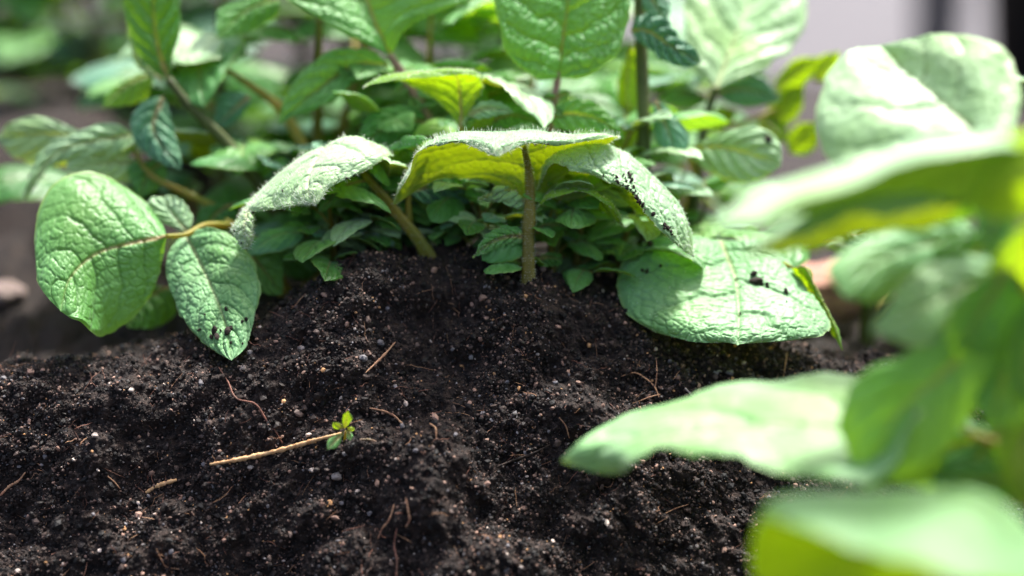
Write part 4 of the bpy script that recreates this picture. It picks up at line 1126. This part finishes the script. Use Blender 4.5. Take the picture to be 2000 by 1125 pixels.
def bush(P, hgt, nleaf, label, seed, spread=6.0, nst=2, size=4.6, group='potato plants in the bed', thick=1.0):
    rr = random.Random(seed)
    P = np.array(P, float)
    t = tag(empty('potato_plant', P), label, 'plant', group)
    for s_ in range(nst):
        a0 = rr.uniform(0, 6.28)
        lean = rr.uniform(0.08, 0.3)
        pts = [P + np.array([math.cos(a0) * lean * q * q * hgt, math.sin(a0) * lean * q * q * hgt, q * hgt]) for q in (-0.05, 0.3, 0.65, 1)]
        tube(t, pts, [0.36 * thick, 0.3 * thick, 0.24 * thick, 0.12 * thick], rr.choice([M_STEM, M_BROWN]), px=False, sides=10, seed=seed)
        cv = catmull(pts, 20)
        nl_ = nleaf // nst
        for j in range(nl_):
            q = 0.22 + 0.78 * j / max(1, nl_ - 1)
            b = cv[min(19, int(q * 19))]
            az = j * 2.4 + rr.uniform(-0.4, 0.4) + a0
            Lp = spread * rr.uniform(0.7, 1.1) * (1.1 - 0.45 * q)
            el = rr.uniform(0.25, 0.7) if q < 0.9 else rr.uniform(0.7, 1.2)
            dv = np.array([math.cos(az) * math.cos(el), math.sin(az) * math.cos(el), math.sin(el)])
            pp = [b, b + dv * Lp * 0.5 + [0, 0, 0.2], b + dv * Lp * np.array([1, 1, 0.8])]
            tube(t, pp, [0.12 * thick, 0.09 * thick, 0.05 * thick], rr.choice([M_OCHRE, M_STEM]), 'petiole', px=False, sides=8, nseg=10)
            pc = catmull(pp, 11)
            far_ = P[1] > 28
            pick = (lambda: rr.choice([1, 5, 1, 5, 3, 0])) if far_ else (lambda: None)
            put_leaf(t, pc[-1], tuple(dv * [1, 1, 0.3] + [0, 0, rr.uniform(-0.4, 0.1)]), size * rr.uniform(0.9, 1.2), rr.uniform(-0.4, 0.4), rr, pick())
            perp = np.array([-math.sin(az), math.cos(az), 0])
            for (q2, sg) in ((0.62, 1), (0.62, -1), (0.85, 1), (0.85, -1)):
                c = pc[int(q2 * 10)]
                dd = perp * sg + dv * 0.35 + np.array([0, 0, rr.uniform(-0.4, 0.2)])
                put_leaf(t, c, tuple(dd), size * (0.6 if q2 < 0.7 else 0.85) * rr.uniform(0.8, 1.1), rr.uniform(-0.4, 0.4), rr, pick())
    return t


def gz(x, y):
    return -4.6


def bx(px, D, z=-4.6):
    p = at(px, 500, D)
    return (p[0], p[1], z)


for i_, (x_, y_, D_, h_, sz_, lb_) in enumerate([
        (700, 505, 60.5, 3.4, 2.3, 'low leafy shoot on the mound crest under the pale curled leaf'), (905, 505, 60.2, 3.2, 2.1, 'low leafy shoot just left of the upright middle stem'),
        (1125, 545, 59.8, 3.4, 2.2, 'low leafy shoot just right of the upright middle stem'), (1200, 565, 60.6, 3.6, 2.4, 'low leafy shoot beside the base of the thick vertical stalk'),
        (985, 505, 61.5, 4.6, 2.4, 'fresh green shoot directly behind the upright middle stem'), (800, 500, 62, 5.0, 2.6, 'fresh green shoot behind the leaning ochre stalk'),
        (600, 560, 62, 4.4, 2.6, 'fresh green shoot between the low left plant and the ochre stalk'), (1330, 600, 62.5, 4.4, 2.8, 'fresh green shoot rising behind the broad mint leaf'),
        (655, 545, 59.4, 3.2, 2.2, 'tiny leafy shoot low on the left shoulder of the mound crest'), (765, 505, 59.6, 2.8, 1.9, 'tiny leafy shoot just left of the foot of the ochre stalk'),
        (1080, 555, 58.8, 2.6, 1.8, 'tiny leafy shoot at the foot of the upright middle stem'), (945, 505, 58.8, 2.4, 1.7, 'tiny leafy shoot left of the foot of the upright middle stem'),
        (1170, 560, 63, 6.5, 3.0, 'taller fresh shoot under the drooping mint leaf'), (870, 480, 64, 6.5, 3.0, 'taller fresh shoot under the left lobe of the arched leaf')]):
    bush(at(x_, y_ + 12, D_), h_, 8, lb_, 60 + i_, size=sz_, spread=2.2, nst=2, group='low shoots between the stems', thick=0.5)
bush(bx(620, 66), 14, 10, 'bushy green potato plant right behind the pale curled leaf', 1, size=4.2)
bush(bx(880, 67), 12, 10, 'potato plant filling the shade behind the middle of the clump', 2, size=4.2)
bush(bx(1110, 70), 11, 8, 'potato plant in the shade directly behind the purple stalk', 3, size=4.2)
bush(bx(430, 70), 14, 12, 'taller potato plant behind the thick leaning stalk at the upper left', 4, size=4.8)
bush(bx(760, 76), 16, 14, 'tall potato plant rising behind the pink stalk', 5, size=5)
bush(bx(1020, 78), 16, 14, 'tall potato plant behind the broad upright leaf', 6, size=5)
bush(bx(1210, 70), 9, 6, 'low potato plant between the thick vertical stalk and the purple one', 7, size=4.0)
bush(bx(1330, 78), 8, 6, 'low potato plant behind the pale oval leaf', 8, size=3.8, nst=1)
bush(bx(250, 90), 17, 16, 'blurred potato plant in the upper left background', 9, size=6.0, nst=3)
bush(bx(40, 112), 19, 16, 'heavily blurred potato plant in the upper left corner', 10, size=6.4, nst=3)
bush(bx(430, 94), 19, 16, 'distant potato plant behind the leaning plant', 12, size=6.4, nst=3)
bush(bx(-60, 125), 19, 12, 'blurred potato plant cut by the left edge', 13, size=5.4)
bush(bx(640, 100), 20, 16, 'distant potato plant seen in the gaps left of the pink stalk', 14, size=6.6, nst=3)
bush(bx(880, 104), 20, 16, 'distant potato plant behind the gap between the two large top leaves', 15, size=6.6, nst=3)
bush(bx(1130, 98), 17, 14, 'distant potato plant behind the thick vertical stalk', 16, size=6.4, nst=3)
bush(bx(160, 112), 18, 14, 'farthest potato plant at the upper left', 17, size=7, nst=3)
bush(bx(1700, 64), 7, 6, 'low shaded potato plant behind the blurred leaves on the right', 18, size=4.2)

# ------------------------------------------------------------------ seedling, roots, stones on the soil
d0 = soil_pt(668, 850, 0.12)[2]
sd = tag(empty('seedling', at(668, 850, d0)), 'tiny lime green seedling at the end of a tan root on the dark soil', 'seedling')
tube(sd, [(672, 872, d0 + 0.2), (674, 855, d0 - 0.05), (675, 842, d0 - 0.6)], [0.05, 0.045, 0.03], M_OCHRE, 'stem')
for i, (b, t, w, c) in enumerate([((672, 838), (680, 802), 8, M_LIME), ((670, 838), (650, 825), 6, M_LIME), ((672, 843), (639, 878), 9, M_LEAF), ((680, 840), (684, 860), 5, M_LEAF), ((678, 838), (692, 836), 4, M_LIME)]):
    b = np.array(b, float); t = np.array(t, float); d = t - b; p = np.array([-d[1], d[0]]) / np.linalg.norm(d) * w * 1.25
    make_leaf(sd, lmr([tuple(b + d * 0.3 - p * 0.7), tuple(b + d * 0.65 - p)], [tuple(b), tuple(b + d * 0.5), tuple(t)], [tuple(b + d * 0.3 + p * 0.7), tuple(b + d * 0.65 + p)],
        (d0 - 0.6, d0 - 1.0), 0.02, ref=FRONT), c, 'b', seed=300 + i, ref=FRONT, relief=0.15, ripple=0)


def root(pts, rad, mat, label, lift=0.08, branches=(), group='thin roots lying on the soil'):
    P = [soil_pt(x, y, lift) for x, y in pts]
    Dm = [p[2] for p in P]
    P = [(p[0], p[1], 0.6 * p[2] + 0.4 * (sum(Dm[max(0, i - 1):i + 2]) / len(Dm[max(0, i - 1):i + 2])) - 0.02) for i, p in enumerate(P)]
    o = tube(None, P, rad, mat, 'root', sides=8, bumpy=0.3, ridged=0.15, nseg=len(P) * 12)
    return tag(o, label, 'root', group)


root([(410, 907), (450, 900), (500, 890), (550, 878), (600, 864), (640, 853), (668, 846)], [0.05, 0.075, 0.08, 0.08, 0.075, 0.07, 0.045], M_PALEROOT, 'thick pale tan root leading up to the tiny green seedling', lift=0.13)
root([(285, 962), (310, 948), (345, 937)], [0.05, 0.08, 0.05], M_PALEROOT, 'short stub of pale knobbly root left of the long tan root')
root([(428, 718), (445, 745), (462, 778), (500, 790), (520, 820), (540, 845), (552, 866)], [0.02, 0.03, 0.035, 0.03, 0.035, 0.03, 0.02], M_REDROOT, 'long thin reddish root winding down below the pointed leaf')
root([(714, 728), (735, 708), (755, 688), (772, 668)], [0.02, 0.045, 0.04, 0.02], M_ROOT, 'short straight reddish twig on the upper slope')
root([(722, 797), (750, 803), (770, 812), (786, 828)], [0.025, 0.04, 0.04, 0.03], M_ROOT, 'curved orange brown root right of the seedling')
root([(702, 858), (718, 858), (735, 862)], [0.02, 0.04, 0.02], M_PINK, 'tiny pink shoot just right of the seedling')
root([(770, 985), (760, 1015), (745, 1035), (738, 1052)], [0.03, 0.035, 0.03, 0.02], M_ROOT, 'wavy tan root hanging below the crumbly clump')
root([(793, 972), (798, 1000), (800, 1015), (792, 1030)], [0.03, 0.035, 0.04, 0.02], M_ROOT, 'short hooked root beside the wavy tan one')
root([(775, 1032), (770, 1065), (775, 1095), (774, 1128)], [0.02, 0.03, 0.035, 0.03], M_REDROOT, 'thin root running off the bottom edge of the picture')
root([(970, 912), (1000, 900), (1040, 886), (1075, 868)], [0.03, 0.05, 0.045, 0.02], M_CRUMB, 'grey brown splinter lying across the slope left of the long blurred leaf')
root([(0, 968), (18, 950), (35, 940), (50, 922)], [0.04, 0.05, 0.04, 0.02], M_ROOT, 'blurred tan root at the left edge')
root([(210, 930), (222, 940), (235, 955)], [0.015, 0.025, 0.015], M_ROOT, 'tiny curled root left of the thick tan root')
root([(1092, 815), (1104, 830), (1112, 856)], [0.015, 0.025, 0.015], M_ROOT, 'fine rust coloured thread above the tip of the long blurred leaf')
root([(1213, 735), (1240, 728), (1262, 740), (1278, 755), (1290, 785)], [0.012, 0.02, 0.025, 0.025, 0.02], M_ROOT, 'thin branching root below the broad mint leaf')
root([(1282, 702), (1283, 728), (1280, 755)], [0.012, 0.02, 0.02], M_ROOT, 'upright hair root below the broad mint leaf')
root([(1235, 788), (1252, 782), (1270, 775), (1290, 770)], [0.012, 0.02, 0.02, 0.015], M_ROOT, 'lower branch of fine roots below the broad mint leaf')
root([(1530, 740), (1534, 712), (1538, 688)], [0.02, 0.025, 0.012], M_ROOT, 'thin upright brown straw right of the broad mint leaf')
root([(1338, 758), (1350, 770), (1360, 780)], [0.03, 0.04, 0.03], M_STONE, 'short pale stub of stem above the long blurred leaf')
root([(305, 1072), (318, 1098), (322, 1105), (350, 1112)], [0.012, 0.02, 0.02, 0.012], M_ROOT, 'thin forked root near the bottom left')
root([(840, 828), (850, 835), (852, 855)], [0.04, 0.03, 0.015], M_ROOT, 'small tan hooked root piece above the middle clump')
root([(1300, 1002), (1322, 992), (1345, 985)], [0.012, 0.018, 0.01], M_ROOT, 'pale hair root under the long blurred leaf')


def lump(name, P, r, mat, seed, squash=(1, 1, 1), sub=2, parent=None):
    """rough faceted lump"""
    V, Fc = ICO_V.copy(), ICO_F.copy()
    for _ in range(sub):
        e, nf_, Vl = {}, [], [v for v in V]
        def midp(a, b):
            k = (min(a, b), max(a, b))
            if k not in e:
                e[k] = len(Vl); Vl.append(unit(Vl[a] + Vl[b]))
            return e[k]
        for a, b, c in Fc:
            ab, bc, ca_ = midp(a, b), midp(b, c), midp(c, a)
            nf_ += [(a, ab, ca_), (b, bc, ab), (c, ca_, bc), (ab, bc, ca_)]
        V, Fc = np.array(Vl), np.array(nf_)
    s = 1 + 0.55 * fbm(V[:, 0] * 1.4 + seed, V[:, 1] * 1.4 + V[:, 2] * 1.1, seed, 3)
    V = V * s[:, None] * np.array(squash) * r
    return mesh_np(name, V + np.asarray(P), [Fc], [mat], parent, smooth=False)


stones = [(658, 930, 0.15, 'round whitish pebble under the tan root'), (488, 912, 0.10, 'pale gritty pebble just left of the whitish one'), (610, 918, 0.09, 'small pale pebble midway under the tan root'), (185, 850, 0.09, 'oblong pale stone blurred on the left slope'),
          (255, 762, 0.10, 'small light grey stone high on the left slope'), (1050, 692, 0.06, 'tiny tan grain on the upper shaded slope'), (1020, 945, 0.06, 'tiny white grain left of the long blurred leaf tip'),
          (588, 680, 0.12, 'grey brown clod pebble right of the pointed leaf'), (35, 1115, 0.08, 'pale grain at the bottom left corner'), (1018, 1108, 0.06, 'bright grain at the bottom edge below the middle')]
for i, (x, y, r, lb) in enumerate(stones):
    tag(lump('pebble', at(*soil_pt(x, y, r * 0.5)), r, M_STONE, 400 + i, (1.2, 1, 0.85)), lb, 'pebble', 'pebbles lying on the soil')
tag(lump('stone', at(8, 568, 68) + [0, 0, -0.1], 0.6, M_BRICK2, 450, (1.5, 1, 0.7), 3), 'blurred pinkish white stone on the far soil at the left edge', 'stone')
tag(lump('brick_fragment', np.array(at(1620, 480, 70)) * [1, 1, 0] + [0, 0, -3.6], 2.2, M_BRICK, 451, (1.5, 1.1, 0.8), 3), 'blurred terracotta coloured brick fragment behind the broad mint leaf', 'brick')

# ------------------------------------------------------------------ soil crumbs lying on the leaves
CR = [lump('crumb', (0, 0, 0), 1.0, M_CRUMB, 500 + i, (1.2, 0.9, 0.75), 1) for i in range(6)]
CRM = [o.data for o in CR]
for o in CR:
    bpy.data.objects.remove(o)
CRUMBS = {}


def crumb(key, px, py, rpx, label, group):
    best = None
    for g in GIVEN[key]:
        P = g['G'].reshape(-1, 3); n = g['nn'].reshape(-1, 3)
        x, y, D = to_px(P)
        d = np.hypot(x - px, y - py)
        m = np.where(d < max(d.min() + 2, 4))[0]
        k = m[np.argmin(D[m])]
        if best is None or D[k] < best[0]:
            best = (D[k], P[k], n[k])
    D, P, n = best
    r = rpx * D / F
    if n[2] < -0.3: n = -n
    o = bpy.data.objects.new('soil_crumb', random.choice(CRM))
    col.objects.link(o)
    o.location = Vector((P + n * r * 0.45) * CM)
    o.rotation_euler = (random.uniform(0, 6), random.uniform(0, 6), random.uniform(0, 6))
    s = r
    o.scale = (s * random.uniform(0.8, 1.2), s * random.uniform(0.8, 1.2), s)
    tag(o, label, 'soil crumb', group)


rr = random.Random(4)
LBA, GRA = 'black crumb among the many scattered along the drooping mint leaf', 'crumbs on the drooping mint leaf'
for (x, y, r) in [(1205, 343, 3.5), (1208, 357, 3.5), (1202, 352, 2.5), (1228, 335, 3.5), (1232, 343, 4.5), (1235, 352, 4), (1226, 352, 3), (1238, 362, 4), (1230, 362, 3), (1222, 345, 2), (1237, 375, 2.6), (1240, 385, 4), (1246, 380, 3.5), (1250, 392, 5),
                  (1244, 397, 4), (1256, 398, 4), (1258, 404, 2.5), (1235, 390, 2.5), (1224, 372, 2.5), (1213, 362, 2), (1182, 343, 1.8), (1279, 419, 4.0), (1300, 438, 5), (1306, 444, 5), (1312, 450, 3.5), (1298, 446, 3), (1316, 456, 2.5), (1242, 370, 2.5),
                  (1220, 338, 2), (1248, 388, 3.5), (1252, 400, 3), (1232, 368, 2), (1088, 324, 2.6), (1262, 410, 2), (1225, 364, 1.6)]:
    crumb('A2', x, y, r, LBA, GRA)
    for _ in range(2):
        crumb('A2', x + rr.uniform(-7, 7), y + rr.uniform(-6, 6), rr.uniform(0.9, 1.8), LBA, GRA)
LBI, GRI = 'small black crumb lying on the broad mint leaf', 'small crumbs on the broad mint leaf'
crumb('I1', 1478, 547, 10, 'largest black crumb in the middle of the broad mint leaf', None)
crumb('I1', 1472, 532, 6.5, 'second largest crumb just above the largest one on the broad mint leaf', None)
crumb('I1', 1270, 473, 7, 'dark crumb at the upper left margin of the broad mint leaf', None)
for (x, y, r) in [(1499, 556, 4), (1536, 566, 5), (1287, 517, 4), (1293, 518, 2.5), (1254, 525, 4), (1263, 529, 4), (1262, 480, 2.5), (1288, 495, 1.6), (1445, 557, 2), (1444, 611, 2), (1536, 586, 1.8), (1490, 538, 1.6), (1462, 576, 1.5), (1252, 479, 3), (1308, 506, 1.5), (1484, 553, 5)]:
    crumb('I1', x, y, r, LBI, GRI)
LBC, GRC = 'dark crumb of soil stuck near the tip of the pointed leaf', 'crumbs on the pointed leaf'
for (x, y, r) in [(418, 645, 8), (425, 655, 6), (412, 655, 5), (444, 648, 8), (448, 640, 4), (443, 602, 4), (480, 622, 5), (476, 628, 4), (387, 642, 3.5), (400, 612, 2.5), (448, 668, 3), (472, 668, 2.5), (430, 642, 3)]:
    crumb('C2', x, y, r, LBC, GRC)
LBB, GRB = 'tiny dark crumb on the pale curled leaf', 'crumbs on the pale curled leaf'
for (x, y, r) in [(592, 320, 3.5), (683, 352, 3), (697, 347, 3.5), (549, 372, 2.2), (692, 303, 1.5), (455, 449, 2), (470, 478, 2), (701, 345, 2)]:
    crumb('B1', x, y, r, LBB, GRB)
LB1, GR1 = 'tiny dark crumb on the wide arched leaf', 'crumbs on the wide arched leaf'
for (x, y, r) in [(1046, 286, 3), (1072, 284, 2), (851, 342, 2), (838, 262, 1.5), (1096, 282, 1.6)]:
    crumb('A1', x, y, r, LB1, GR1)
crumb('H1', 1500, 272, 7, 'dark smudge of soil near the right end of the pale oval leaf', None)
